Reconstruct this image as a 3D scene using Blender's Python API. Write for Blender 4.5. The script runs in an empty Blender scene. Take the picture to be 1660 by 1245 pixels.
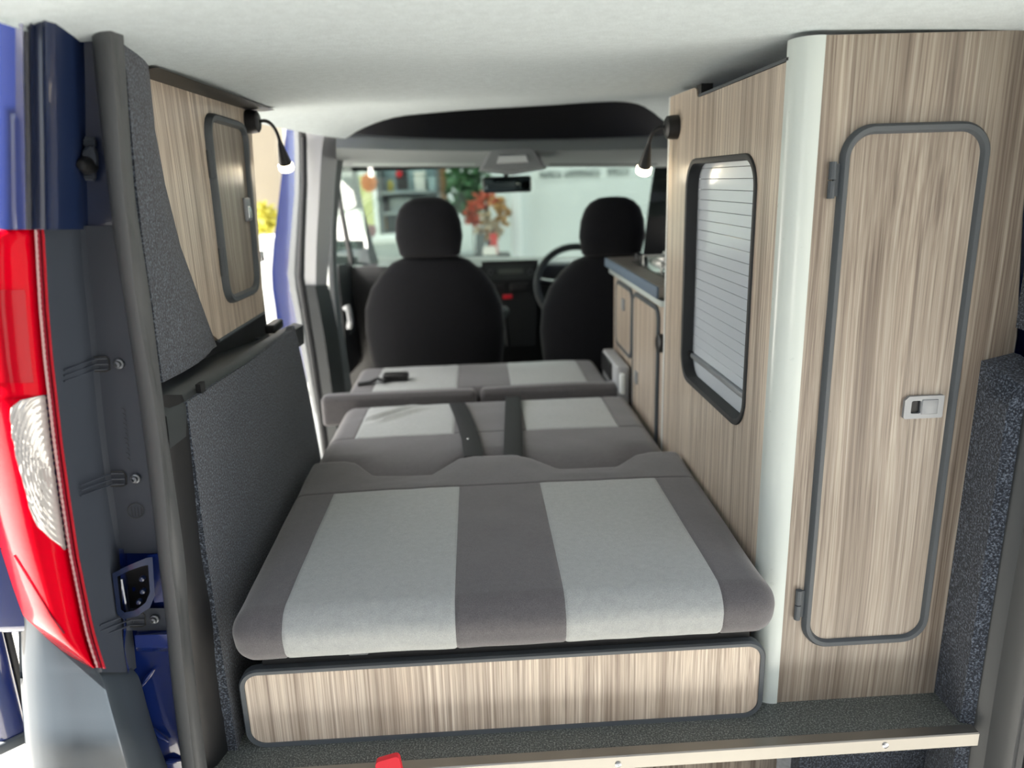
import bpy, bmesh, math, random
from mathutils import Vector, Matrix, noise
random.seed(4)
sc = bpy.context.scene
COL = sc.collection
# ------------------------------------------------------------------ camera
IW, IH, FPX = 1660.0, 1245.0, 1205.0
CAMP = Vector((0.0, 0.0, 0.98))
def cam_axes(yaw, pitch, roll):
    yaw, pitch, roll = map(math.radians, (yaw, pitch, roll))
    cy, sy, cp, sp = math.cos(yaw), math.sin(yaw), math.cos(pitch), math.sin(pitch)
    fwd = Vector((sy*cp, cy*cp, -sp)); right = Vector((cy, -sy, 0)); down = fwd.cross(right)
    cr, sr = math.cos(roll), math.sin(roll)
    return cr*right+sr*down, -sr*right+cr*down, fwd
AX, AY, AZ = cam_axes(2.46, 15.3, 1.83)
camd = bpy.data.cameras.new('camera'); cam = bpy.data.objects.new('camera', camd); COL.objects.link(cam)
m = Matrix.Identity(4)
for i in range(3):
    m[i][0] = AX[i]; m[i][1] = -AY[i]; m[i][2] = -AZ[i]; m[i][3] = CAMP[i]
cam.matrix_world = m
camd.sensor_width = 36; camd.lens = 36*FPX/IW; camd.clip_start = 0.02; camd.clip_end = 400
camd.dof.use_dof = True; camd.dof.focus_distance = 1.32; camd.dof.aperture_fstop = 2.3
sc.camera = cam
# ------------------------------------------------------------------ light
sc.view_settings.view_transform = 'Standard'; sc.view_settings.look = 'None'
sc.view_settings.exposure = 0.3; sc.view_settings.gamma = 1.0; sc.view_settings.use_curve_mapping = False
w = bpy.data.worlds.new('sky'); sc.world = w; w.use_nodes = True
wn = w.node_tree; bg = wn.nodes['Background']
sky = wn.nodes.new('ShaderNodeTexSky'); sky.sky_type = 'NISHITA'; sky.sun_disc = False
sky.sun_elevation = math.radians(51); sky.sun_rotation = math.radians(-80); sky.air_density = 1.0; sky.dust_density = 2.0
hz_ = wn.nodes.new('ShaderNodeMixRGB'); hz_.inputs[0].default_value = .68; hz_.inputs[2].default_value = (1.78, 1.72, 1.60, 1)     # thin white haze over the blue
wn.links.new(sky.outputs[0], hz_.inputs[1]); wn.links.new(hz_.outputs[0], bg.inputs[0]); bg.inputs[1].default_value = 0.74
SUN_TO = Vector((-0.62, 0.08, 0.78)).normalized()
sd = bpy.data.lights.new('sun', 'SUN'); sd.energy = 26.0; sd.angle = math.radians(0.6); sd.color = (1.0, .95, .88)
so = bpy.data.objects.new('sun', sd); COL.objects.link(so); so.rotation_euler = SUN_TO.to_track_quat('Z', 'Y').to_euler()

# ------------------------------------------------------------------ pixel helpers (a pixel gives a direction, the plane the distance)
def ray(px, py): return AX*(px-IW/2)+AY*(py-IH/2)+AZ*FPX
def hx(px, py, x): d = ray(px, py); return CAMP+d*((x-CAMP.x)/d.x)
def hy(px, py, y): d = ray(px, py); return CAMP+d*((y-CAMP.y)/d.y)
def hz(px, py, z): d = ray(px, py); return CAMP+d*((z-CAMP.z)/d.z)

# ------------------------------------------------------------------ materials
def lin(c): return c/12.92 if c <= .04045 else ((c+.055)/1.055)**2.4
def rgb(r, g, b): return (lin(r/255), lin(g/255), lin(b/255), 1)
MATS = {}
def mat(name, col, rough=.5, metal=0, coat=0, emit=None, es=0, trans=0, spec=.5, sheen=0, bump=None):
    if name in MATS: return MATS[name]
    M = bpy.data.materials.new(name); M.use_nodes = True; n = M.node_tree; p = n.nodes['Principled BSDF']
    p.inputs['Base Color'].default_value = col; p.inputs['Roughness'].default_value = rough
    p.inputs['Metallic'].default_value = metal; p.inputs['Coat Weight'].default_value = coat
    p.inputs['Coat Roughness'].default_value = .04
    p.inputs['Specular IOR Level'].default_value = spec; p.inputs['Transmission Weight'].default_value = trans
    p.inputs['Sheen Weight'].default_value = sheen
    if emit: p.inputs['Emission Color'].default_value = emit; p.inputs['Emission Strength'].default_value = es
    # every material keeps a little procedural variation
    tc = n.nodes.new('ShaderNodeTexCoord'); nz = n.nodes.new('ShaderNodeTexNoise'); nz.inputs['Scale'].default_value = (bump or (60, 0))[0]
    nz.inputs['Detail'].default_value = 4
    n.links.new(tc.outputs['Object'], nz.inputs['Vector'])
    mr = n.nodes.new('ShaderNodeMapRange'); mr.inputs[3].default_value = max(0, rough-.015); mr.inputs[4].default_value = min(1, rough+.015)
    n.links.new(nz.outputs[0], mr.inputs[0]); n.links.new(mr.outputs[0], p.inputs['Roughness'])
    if bump and bump[1]:
        b = n.nodes.new('ShaderNodeBump'); b.inputs['Strength'].default_value = bump[1]; b.inputs['Distance'].default_value = bump[2] if len(bump) > 2 else .001
        n.links.new(nz.outputs[0], b.inputs['Height']); n.links.new(b.outputs[0], p.inputs['Normal'])
    MATS[name] = M; return M
def ramp(n, stops):
    r = n.nodes.new('ShaderNodeValToRGB'); e = r.color_ramp.elements
    while len(e) < len(stops): e.new(.5)
    for el, (pos, c) in zip(e, stops): el.position = pos; el.color = c
    return r
def wood(name, tint=1.0, off=(0, 0, 0)):
    M = bpy.data.materials.new(name); M.use_nodes = True; n = M.node_tree; L = n.links; p = n.nodes['Principled BSDF']
    tc = n.nodes.new('ShaderNodeTexCoord')
    wmap = n.nodes.new('ShaderNodeMapping'); wmap.inputs['Scale'].default_value = (3.0, 3.0, .9); wmap.inputs['Location'].default_value = off
    wz = n.nodes.new('ShaderNodeTexNoise'); wz.inputs['Scale'].default_value = 1.0; wz.inputs['Detail'].default_value = 1
    L.new(tc.outputs['Object'], wmap.inputs[0]); L.new(wmap.outputs[0], wz.inputs[0])
    sub = n.nodes.new('ShaderNodeVectorMath'); sub.operation = 'SUBTRACT'; sub.inputs[1].default_value = (.5, .5, .5)
    L.new(wz.outputs['Color'], sub.inputs[0])
    mul = n.nodes.new('ShaderNodeVectorMath'); mul.operation = 'MULTIPLY'; mul.inputs[1].default_value = (.045, .045, 0)
    L.new(sub.outputs[0], mul.inputs[0])
    add = n.nodes.new('ShaderNodeVectorMath'); L.new(tc.outputs['Object'], add.inputs[0]); L.new(mul.outputs[0], add.inputs[1])
    def grain(sc_, zs, det, rough):
        mp = n.nodes.new('ShaderNodeMapping'); mp.inputs['Scale'].default_value = (1, 1, zs); mp.inputs['Location'].default_value = off
        nz = n.nodes.new('ShaderNodeTexNoise'); nz.inputs['Scale'].default_value = sc_; nz.inputs['Detail'].default_value = det; nz.inputs['Roughness'].default_value = rough
        L.new(add.outputs[0], mp.inputs[0]); L.new(mp.outputs[0], nz.inputs[0]); return nz
    fine = grain(230, .0035, 3, .6); broad = grain(34, .006, 3, .55); pore = grain(520, .02, 2, .5)
    T = lambda r, g, b: rgb(r*tint, g*tint, b*tint)
    r1 = ramp(n, [(.28, T(138, 123, 111)), (.44, T(178, 164, 149)), (.56, T(200, 188, 172)), (.72, T(224, 214, 199))])
    L.new(fine.outputs[0], r1.inputs[0])
    r2 = ramp(n, [(.32, (.62, .58, .55, 1)), (.48, (.93, .92, .91, 1)), (.66, (1.06, 1.05, 1.03, 1))]); L.new(broad.outputs[0], r2.inputs[0])
    mx = n.nodes.new('ShaderNodeMixRGB'); mx.blend_type = 'MULTIPLY'; mx.inputs[0].default_value = 1
    L.new(r1.outputs[0], mx.inputs[1]); L.new(r2.outputs[0], mx.inputs[2])
    r3 = ramp(n, [(.35, (.72, .70, .68, 1)), (.5, (1, 1, 1, 1))]); L.new(pore.outputs[0], r3.inputs[0])
    mx2 = n.nodes.new('ShaderNodeMixRGB'); mx2.blend_type = 'MULTIPLY'; mx2.inputs[0].default_value = .7
    L.new(mx.outputs[0], mx2.inputs[1]); L.new(r3.outputs[0], mx2.inputs[2])
    L.new(mx2.outputs[0], p.inputs['Base Color'])
    p.inputs['Roughness'].default_value = .36; p.inputs['Coat Weight'].default_value = .25; p.inputs['Coat Roughness'].default_value = .25
    b = n.nodes.new('ShaderNodeBump'); b.inputs['Strength'].default_value = .12; b.inputs['Distance'].default_value = .0006
    L.new(fine.outputs[0], b.inputs['Height']); L.new(b.outputs[0], p.inputs['Normal'])
    MATS[name] = M; return M
def speckle(name, dark, mid, light, scale, rough, bump, spec=.3, mix=.5, sheen=0):
    M = bpy.data.materials.new(name); M.use_nodes = True; n = M.node_tree; L = n.links; p = n.nodes['Principled BSDF']
    tc = n.nodes.new('ShaderNodeTexCoord')
    a = n.nodes.new('ShaderNodeTexNoise'); a.inputs['Scale'].default_value = scale; a.inputs['Detail'].default_value = 3; a.inputs['Roughness'].default_value = .7
    c = n.nodes.new('ShaderNodeTexNoise'); c.inputs['Scale'].default_value = scale*.12; c.inputs['Detail'].default_value = 3
    L.new(tc.outputs['Object'], a.inputs[0]); L.new(tc.outputs['Object'], c.inputs[0])
    r = ramp(n, [(.34, dark), (.5, mid), (.68, light)]); L.new(a.outputs[0], r.inputs[0])
    r2 = ramp(n, [(.3, (.8, .8, .8, 1)), (.7, (1.1, 1.1, 1.1, 1))]); L.new(c.outputs[0], r2.inputs[0])
    mx = n.nodes.new('ShaderNodeMixRGB'); mx.blend_type = 'MULTIPLY'; mx.inputs[0].default_value = mix
    L.new(r.outputs[0], mx.inputs[1]); L.new(r2.outputs[0], mx.inputs[2]); L.new(mx.outputs[0], p.inputs['Base Color'])
    p.inputs['Roughness'].default_value = rough; p.inputs['Specular IOR Level'].default_value = spec
    p.inputs['Sheen Weight'].default_value = sheen; p.inputs['Sheen Roughness'].default_value = .5
    if bump:
        b = n.nodes.new('ShaderNodeBump'); b.inputs['Strength'].default_value = bump[0]; b.inputs['Distance'].default_value = bump[1]
        L.new(a.outputs[0], b.inputs['Height']); L.new(b.outputs[0], p.inputs['Normal'])
    MATS[name] = M; return M
def glass(name, tint, gl=1.0):
    M = bpy.data.materials.new(name); M.use_nodes = True; n = M.node_tree; L = n.links
    out = n.nodes['Material Output']; n.nodes.remove(n.nodes['Principled BSDF'])
    t = n.nodes.new('ShaderNodeBsdfTransparent'); t.inputs[0].default_value = tint
    g = n.nodes.new('ShaderNodeBsdfGlossy'); g.inputs['Roughness'].default_value = .02
    f = n.nodes.new('ShaderNodeFresnel'); f.inputs[0].default_value = 1.45
    mu = n.nodes.new('ShaderNodeMath'); mu.operation = 'MULTIPLY'; mu.inputs[1].default_value = gl
    L.new(f.outputs[0], mu.inputs[0])
    mx = n.nodes.new('ShaderNodeMixShader'); L.new(mu.outputs[0], mx.inputs[0]); L.new(t.outputs[0], mx.inputs[1]); L.new(g.outputs[0], mx.inputs[2])
    L.new(mx.outputs[0], out.inputs[0]); MATS[name] = M; return M

WOOD = wood('wood_laminate', 1.06); WOOD2 = wood('wood_laminate_drawer', 1.05, (3, 1, 2)); WOOD3 = wood('wood_laminate_locker', .81, (7, 4, 1))  # first laminate tinted lighter in place of missing light on cabinets and kitchen
CARPET = speckle('grey_carpet', rgb(23, 27, 34), rgb(43, 49, 59), rgb(114, 124, 138), 280, 1.0, (.9, .003), .1, .5, .2)
FLOORV = speckle('speckled_vinyl', rgb(58, 62, 60), rgb(74, 79, 75), rgb(146, 150, 144), 330, .55, (.15, .0005), .4, .3)
FABD = speckle('dark_grey_velour', rgb(80, 78, 80), rgb(92, 90, 92), rgb(104, 102, 105), 700, .95, (.25, .0006), .15, .35, .35)
FABL = speckle('light_grey_velour', rgb(146, 150, 150), rgb(158, 162, 161), rgb(170, 174, 173), 700, .95, (.25, .0006), .15, .35, .35)
SEATF = speckle('black_seat_cloth', rgb(16, 17, 20), rgb(22, 23, 27), rgb(30, 31, 36), 500, .9, (.3, .001), .2, .4, .1)
HEADL = speckle('headliner_felt', rgb(184, 194, 196), rgb(196, 206, 208), rgb(207, 215, 216), 500, .95, (.2, .001), .15, .3)
CONC = speckle('pale_concrete', rgb(168, 166, 160), rgb(190, 188, 182), rgb(206, 204, 198), 60, .9, (.2, .002), .2, .5)
BLUE = mat('blue_paint', rgb(20, 40, 105), .18, 0, 1.0)
NAVY = mat('navy_jamb_paint', rgb(24, 36, 66), .3, 0, .6)
TRIMB = mat('jamb_plastic', rgb(52, 58, 68), .55, bump=(300, .15, .0004))
RUBBER = mat('black_rubber', rgb(40, 42, 44), .6)
SEALM = mat('seal_rubber', rgb(74, 76, 77), .5, bump=(40, .1, .001))
PLAST = mat('dark_grey_plastic', rgb(50, 54, 56), .5, bump=(500, .2, .0004))
BLACKP = mat('black_plastic', rgb(22, 23, 25), .45)
LIGHTP = mat('light_grey_plastic', rgb(176, 178, 180), .5)
GREYT = mat('grey_rubber_trim', rgb(74, 80, 85), .5)
SILVER = mat('silver_plastic', rgb(146, 150, 154), .36, .3)
ALU = mat('brushed_aluminium', rgb(146, 144, 138), .34, .85, bump=(90, .1, .0004))
CHROME = mat('chrome', rgb(210, 212, 214), .15, 1)
POSTM = mat('white_corner_profile', rgb(205, 214, 210), .28, 0, .3)
SLATM = mat('white_shutter_slat', rgb(214, 222, 230), .25, 0, .3)
BUMPER = mat('bumper_plastic', rgb(58, 66, 73), .5, bump=(600, .2, .0004))
REDL = mat('red_lens', rgb(196, 0, 26), .06, 0, .0, spec=.06)
REDD = mat('dark_red_lens_edge', rgb(120, 24, 40), .15, 0, 1.0)
CLEARL = mat('clear_lens', rgb(196, 192, 188), .08, .25, 1.0)
LAMPL = mat('lamp_ring', rgb(255, 240, 210), .4, emit=rgb(255, 236, 200), es=9)
WHITEP = mat('white_paint', rgb(236, 240, 238), .5)
STRAP = mat('black_webbing', rgb(26, 28, 31), .75, bump=(700, .4, .0006))
REDP = mat('red_plastic', rgb(214, 38, 52), .4)
CREAM = mat('cream_render', rgb(168, 158, 140), .8, bump=(40, .2, .002))
PANE = glass('windscreen_glass', (.74, .90, .83, 1), .6)
SIDEG = glass('side_glass', (.55, .66, .64, 1), .8)

# ------------------------------------------------------------------ mesh builder
class MB:
    def __init__(s): s.v = []; s.f = []
    def add(s, vs, fs):
        o = len(s.v); s.v += [Vector(p) for p in vs]; s.f += [tuple(i+o for i in f) for f in fs]; return s
    def box(s, x0, x1, y0, y1, z0, z1, b=0):
        if b <= 0:
            return s.add([(x, y, z) for z in (z0, z1) for x, y in ((x0, y0), (x1, y0), (x1, y1), (x0, y1))],
                         [(0, 3, 2, 1), (4, 5, 6, 7), (0, 1, 5, 4), (1, 2, 6, 5), (2, 3, 7, 6), (3, 0, 4, 7)])
        bm = bmesh.new(); bmesh.ops.create_cube(bm, size=1)
        for v in bm.verts: v.co = Vector(((x0+x1)/2+v.co.x*(x1-x0), (y0+y1)/2+v.co.y*(y1-y0), (z0+z1)/2+v.co.z*(z1-z0)))
        bmesh.ops.bevel(bm, geom=bm.edges[:], offset=b, segments=3, affect='EDGES', profile=.5)
        bm.verts.index_update(); s.add([v.co for v in bm.verts], [[v.index for v in f.verts] for f in bm.faces]); bm.free(); return s
    def loft(s, rows, closed=False, caps=False):
        n = len(rows[0]); vs = [p for r in rows for p in r]; fs = []
        for i in range(len(rows)-1):
            for j in range(n if closed else n-1):
                k = (j+1) % n; fs.append((i*n+j, i*n+k, (i+1)*n+k, (i+1)*n+j))
        if caps: fs.append(tuple(range(n-1, -1, -1))); fs.append(tuple((len(rows)-1)*n+j for j in range(n)))
        return s.add(vs, fs)
    def tube(s, path, r, n=10, caps=True, flat=None):
        path = [Vector(p) for p in path]; rows = []; up = Vector((0, 0, 1)); prev = None
        for i, p in enumerate(path):
            t = (path[min(i+1, len(path)-1)]-path[max(i-1, 0)]).normalized()
            if prev is None: a = t.cross(up if abs(t.z) < .9 else Vector((1, 0, 0))).normalized()
            else: a = (prev-t*prev.dot(t)).normalized()
            prev = a; b = t.cross(a); rr = r[i] if isinstance(r, (list, tuple)) else r
            rows.append([p+a*math.cos(2*math.pi*k/n)*rr+b*math.sin(2*math.pi*k/n)*rr*(flat or 1) for k in range(n)])
        return s.loft(rows, True, caps)
    def lathe(s, prof, o, axis, n=20):
        o = Vector(o); t = Vector(axis).normalized(); a = t.cross(Vector((0, 0, 1)) if abs(t.z) < .9 else Vector((1, 0, 0))).normalized(); b = t.cross(a)
        return s.loft([[o+t*h+(a*math.cos(2*math.pi*k/n)+b*math.sin(2*math.pi*k/n))*r for k in range(n)] for r, h in prof], True, True)
    def plate(s, outer, holes, fn, th):
        """flat plate: loops of (u,v); fn(u,v,h) -> point; h=0 front, th back"""
        bm = bmesh.new(); es = []; loops = []
        for lp in [outer]+holes:
            vs = [bm.verts.new((u, v, 0)) for u, v in lp]; loops.append(vs)
            es += [bm.edges.new((vs[i], vs[(i+1) % len(vs)])) for i in range(len(vs))]
        bmesh.ops.triangle_fill(bm, use_beauty=True, edges=es, normal=(0, 0, 1)); bm.verts.index_update()
        P = [(v.co.x, v.co.y) for v in bm.verts]; F = [[v.index for v in f.verts] for f in bm.faces]; LI = [[v.index for v in l] for l in loops]; bm.free()
        n = len(P); vs = [fn(u, v, 0) for u, v in P]+[fn(u, v, th) for u, v in P]
        fs = [tuple(f) for f in F]+[tuple(i+n for i in reversed(f)) for f in F]
        for l in LI:
            for i in range(len(l)): a, b = l[i], l[(i+1) % len(l)]; fs.append((a, b, b+n, a+n))
        return s.add(vs, fs)
    def sweep(s, path, prof, fn):
        """closed 2-d path; prof = [(offset outwards, height)] closed profile"""
        N = len(path); rows = []
        for i in range(N):
            a = Vector(path[i-1]); b = Vector(path[(i+1) % N]); t = (b-a).normalized(); nrm = Vector((t.y, -t.x))
            rows.append([fn(path[i][0]+nrm.x*o, path[i][1]+nrm.y*o, h) for o, h in prof])
        rows.append(rows[0]); return s.loft(rows, True)
def rrect(u0, u1, v0, v1, r, n=8):
    out = []
    for cu, cv, a0 in ((u1-r, v1-r, 0), (u0+r, v1-r, 90), (u0+r, v0+r, 180), (u1-r, v0+r, 270)):
        for k in range(n+1):
            a = math.radians(a0+90*k/n); out.append((cu+r*math.cos(a), cv+r*math.sin(a)))
    return out          # counter-clockwise: sweep offset >0 is outwards
OFF = {}
def fix_normals(me):
    bm = bmesh.new(); bm.from_mesh(me); bmesh.ops.recalc_face_normals(bm, faces=bm.faces[:]); bm.to_mesh(me); bm.free()
def mesh(name, mb, mt, off, smooth=True, ang=35, weld=True):
    me = bpy.data.meshes.new(name); me.from_pydata([tuple(v-off) for v in mb.v], [], mb.f)
    bm = bmesh.new(); bm.from_mesh(me)
    if weld: bmesh.ops.remove_doubles(bm, verts=bm.verts[:], dist=1e-5)
    bmesh.ops.recalc_face_normals(bm, faces=bm.faces[:]); bm.to_mesh(me); bm.free()
    me.materials.append(mt)
    if smooth:
        me.polygons.foreach_set('use_smooth', [True]*len(me.polygons)); me.set_sharp_from_angle(angle=math.radians(ang))
    return me
def thing(name, label, cat, loc, group=None, kind=None):
    o = bpy.data.objects.new(name, None); COL.objects.link(o); o.location = loc; o.empty_display_size = .05
    OFF[o.name] = Vector(loc); o['label'] = label
    if kind: o['kind'] = kind
    else: o['category'] = cat
    if group: o['group'] = group
    return o
def part(name, mb, mt, parent, label=None, **k):
    off = OFF[parent.name]; o = bpy.data.objects.new(name, mesh(name, mb, mt, off, **k)); COL.objects.link(o); o.parent = parent
    OFF[o.name] = off
    if label: o['label'] = label
    return o
def solo(name, mb, mt, label, cat=None, group=None, kind=None, **k):
    xs = [v.x for v in mb.v]; ys = [v.y for v in mb.v]; zs = [v.z for v in mb.v]
    off = Vector(((min(xs)+max(xs))/2, (min(ys)+max(ys))/2, min(zs)))
    o = bpy.data.objects.new(name, mesh(name, mb, mt, off, **k)); COL.objects.link(o); o.location = off; OFF[o.name] = off
    o['label'] = label
    if kind: o['kind'] = kind
    if cat and not kind: o['category'] = cat
    if group: o['group'] = group
    return o
S = 'structure'
def solidify(o, t, off=-1):
    md = o.modifiers.new('thickness', 'SOLIDIFY'); md.thickness = t; md.offset = off
FX = lambda x: (lambda u, v, h: Vector((x+h, u, v)))        # plane facing -x : u = y, v = z
FXL = lambda x: (lambda u, v, h: Vector((x-h, u, v)))       # plane facing +x
FY = lambda y: (lambda u, v, h: Vector((u, y+h, v)))        # plane facing -y : u = x, v = z
BEAD = lambda w_, h_: [(-w_/2, .002), (-w_/2, -h_*.45), (-w_*.33, -h_*.85), (0, -h_), (w_*.33, -h_*.85), (w_/2, -h_*.45), (w_/2, .002)]

# ================================================================== setting: van shell
XW = .5                                   # cabinet side wall
# load floor: speckled board, aluminium edging is its own piece
solo('floor', MB().box(-.50, .862, 1.09, 3.0, -.018, 0), FLOORV, 'dark grey speckled vinyl load floor of the van', kind=S, smooth=False)
# headliner
def ceil_rows():
    rows = []
    lip = [(560, 225), (590, 207), (640, 190), (700, 183), (760, 178), (830, 174), (900, 170), (960, 166), (1010, 165), (1045, 173), (1085, 203), (1110, 222)]
    fine_ = []
    for k in range(len(lip)-1):
        for q in range(3):
            f = q/3; p0, p1, p2, p3 = lip[max(k-1, 0)], lip[k], lip[k+1], lip[min(k+2, len(lip)-1)]
            fine_.append(tuple(.5*((2*b)+(c-a)*f+(2*a-5*b+4*c-d)*f*f+(3*b-a-3*c+d)*f**3) for a, b, c, d in zip(p0, p1, p2, p3)))
    lip = fine_+[lip[-1]]
    last = [hy(px, py, 2.75) for px, py in lip]
    xs = [p.x for p in last]
    for y in [.86+.06*i for i in range(32)]:
        r = []
        for k, p in enumerate(last):
            t = k/(len(last)-1); side = abs(2*t-1)
            x = -.60+t*1.57 if y < 2.3 else (-.60+t*1.57)+(p.x-(-.60+t*1.57))*((y-2.3)/.45)
            if y < 1.13: x = max(-.52, min(.90, x))
            base = 1.190-.022*side**4+.006*math.sin(y*9.0)*(1-side**6)
            f = max(0, (y-2.05)/.70); f = f*f*(3-2*f) if f < 1 else 1
            r.append(Vector((x, y, base+(p.z-base)*f)))
        rows.append(r)
    rows.append(last)
    rows.append([Vector((p.x, 2.77, p.z+.03)) for p in last]); return rows
o = solo('ceiling', MB().loft(ceil_rows()), HEADL, 'pale grey felt headliner of the van', kind=S); 
solo('trim_roof_skin', MB().box(-.66, 1.06, .82, 3.9, 1.36, 1.38), BLUE, 'blue outer roof skin', kind=S, smooth=False)
solo('trim_rear_header', MB().box(-.66, 1.06, .82, .858, 1.19, 1.38, .01), NAVY, 'painted header above the rear opening', kind=S)
# overhead shelf above the windscreen
sh = thing('overhead_shelf', 'grey shelf hanging under the roof above the windscreen', 'shelf', (.2, 2.9, 1.1))
row = lambda py, y, pxs, dy=0: [hy(p, py+dy*(abs(p-830)/250)**2, y) for p in pxs]
PX = [545, 580, 620, 680, 740, 800, 860, 920, 980, 1040, 1090]
part('front_lip', MB().loft([row(228, 2.86, PX, -8), row(226, 2.87, PX, -8), row(245, 2.84, PX, -4), row(256, 2.95, PX), row(268, 3.32, PX), row(271, 3.38, PX)]), mat('shelf_plastic', rgb(128, 134, 134), .6), sh)
part('tray', MB().loft([row(227, 2.862, PX, -8), row(236, 3.45, PX)]), BLACKP, sh)
part('back_board', MB().loft([[Vector((x, 3.45, 1.04)) for x in (-.7, .2, 1.1)], [Vector((x, 3.45, 1.36)) for x in (-.7, .2, 1.1)]]), BLACKP, sh)

# ---- left wall: outer skin, carpet lining, ledge
solo('wall_left', MB().box(-.79, -.672, 1.065, 2.02, .31, 1.36, .02), BLUE, 'blue painted outer side of the van behind the tail light', kind=S)
solo('wall_right', MB().box(1.04, 1.07, 1.0, 3.0, -.2, 1.36), BLUE, 'painted outer side of the van behind the right cabinets', kind=S, smooth=False)
lc = thing('carpet_panel', 'dark grey carpeted wheel-arch panel left of the bed', 'panel', (-.47, 1.55, 0))
loop = [(1.162, .655), (1.148, .40), (1.150, -.02), (2.10, -.02), (2.03, .26), (1.965, .472), (1.915, .60), (1.905, .624), (1.893, .640), (1.875, .632), (1.86, .632)]
loop += [(1.48, .640)]
part('lining', MB().plate(loop, [], FXL(-.47), .018), CARPET, lc)
part('end_board', MB().box(-.60, -.488, 1.90, 1.915, 0, .61), CARPET, lc)
# upper carpet between seal and wooden locker
inn = [(60, 198), (125, 206), (210, 213), (300, 221), (400, 233), (500, 248), (570, 257), (620, 264)]
def bnd(py):
    pts = [(60, 236), (125, 242), (200, 249), (300, 268), (400, 293), (470, 316), (520, 338), (556, 355), (640, 362)]
    for (a, b), (c, d) in zip(pts, pts[1:]):
        if a <= py <= c: return b+(d-b)*(py-a)/(c-a)
rows = []
for py, px in inn:
    q = min(py, 556) if py < 556 else 556
    p0 = hy(px, py, 1.13); p1 = hx(bnd(min(py, 556)), min(py, 556), -.545)
    if py >= 570: p1 = hx(353, 557, -.545)+Vector((0, -.03*(py-556)/60, -.004))
    r = []
    for k in range(9):
        t = k/8; r.append(p0.lerp(p1, t)+Vector((.012*math.sin(math.pi*t), 0, 0)))
    rows.append([r[0]+Vector((-.02, 0, 0))]+r+[r[-1]+Vector((-.02, .004, 0))])
solo('trim_left_pillar_carpet', MB().loft(rows), CARPET, 'charcoal carpet lining on the left rear pillar beside the wooden locker', kind=S, ang=60)
# plastic ledge under the locker
lo = [hx(270, 676, -.472), hx(302, 655, -.472), hx(400, 590, -.472), hx(478, 535, -.472), Vector((-.472, 2.0, .622))]
up = [Vector((-.57, 1.13, .70)), Vector((-.57, 1.25, .69)), Vector((-.57, 1.52, .645)), Vector((-.57, 1.9, .605)), Vector((-.57, 2.02, .60))]
mid = [a.lerp(b, .25)+Vector((0, 0, .012)) for a, b in zip(lo, up)]
md2 = [a.lerp(b, .7)+Vector((0, 0, .002)) for a, b in zip(lo, up)]
dn = [p+Vector((-.002, 0, -.05)) for p in lo]
lg = thing('trim_ledge', 'dark grey plastic ledge running under the wooden locker', None, (-.5, 1.5, .6), kind=S)
part('ledge_top', MB().loft([dn, lo, mid, md2, up]), PLAST, lg, ang=60)
part('ledge_slot', MB().box(-.478, -.470, 1.226, 1.248, .650, .667), BLACKP, lg)
part('ledge_clip', MB().box(-.535, -.51, 1.86, 1.95, .628, .650, .004), BLACKP, lg)
solo('trim_recess', MB().box(-.60, -.573, 1.3, 2.02, .58, .72), BLACKP, 'black recess behind the ledge under the locker', kind=S, smooth=False)

# ---- pillar strip inside the seal (black plastic) and the seal itself
ys_ = [-160, -60, 130, 300, 400, 500, 700, 900, 1000, 1100, 1245, 1400]
sealL = [133, 140, 155, 175, 187, 203, 232, 256, 268, 277, 295, 315]
sealM = [164, 172, 186, 200, 212, 224, 258, 277, 290, 300, 316, 338]
sealR = [185, 192, 205, 217, 231, 246, 271, 299, 306, 317, 336, 358]
rows = []
for py, a, b, c in zip(ys_, sealL, sealM, sealR):
    A = hy(a, py, 1.075); B = hy(b, py, 1.06); C = hy(c, py, 1.085)
    rows.append([A+Vector((0, .03, 0)), A, A.lerp(B, .25)+Vector((0, -.006, 0)), A.lerp(B, .6)+Vector((0, -.008, 0)), B+Vector((0, -.002, 0)), B+Vector((.002, .006, 0)), B.lerp(C, .35)+Vector((0, -.002, 0)), B.lerp(C, .7)+Vector((0, -.002, 0)), C, C+Vector((-.016, .03, 0))])
def resamp(rows, n=40):
    out = []; m_ = len(rows)-1
    for i in range(n+1):
        t = i/n*m_; k = min(int(t), m_-1); f = t-k
        p0, p1, p2, p3 = rows[max(k-1, 0)], rows[k], rows[k+1], rows[min(k+2, m_)]
        out.append([.5*((2*b)+(c-a)*f+(2*a-5*b+4*c-d)*f*f+(3*b-a-3*c+d)*f**3) for a, b, c, d in zip(p0, p1, p2, p3)])
    return out
seal = solo('door_seal', MB().loft(resamp(rows)), SEALM, 'grey-black rubber door seal down the left edge of the rear opening', 'seal', ang=50)
rows = []
for py, c, d in zip([640, 680, 760, 900, 1000, 1100, 1245, 1400], [254, 258, 270, 292, 300, 310, 330, 350], [290, 303, 314, 331, 350, 358, 380, 400]):
    rows.append([hy(c, py, 1.10), hy((c+d)/2-3, py, 1.115), hy(d+5, py, 1.168)])
solo('trim_left_inner_pillar', MB().loft(resamp(rows, 20)), BLACKP, 'black plastic pillar lining between the seal and the carpeted panel', kind=S)

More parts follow.
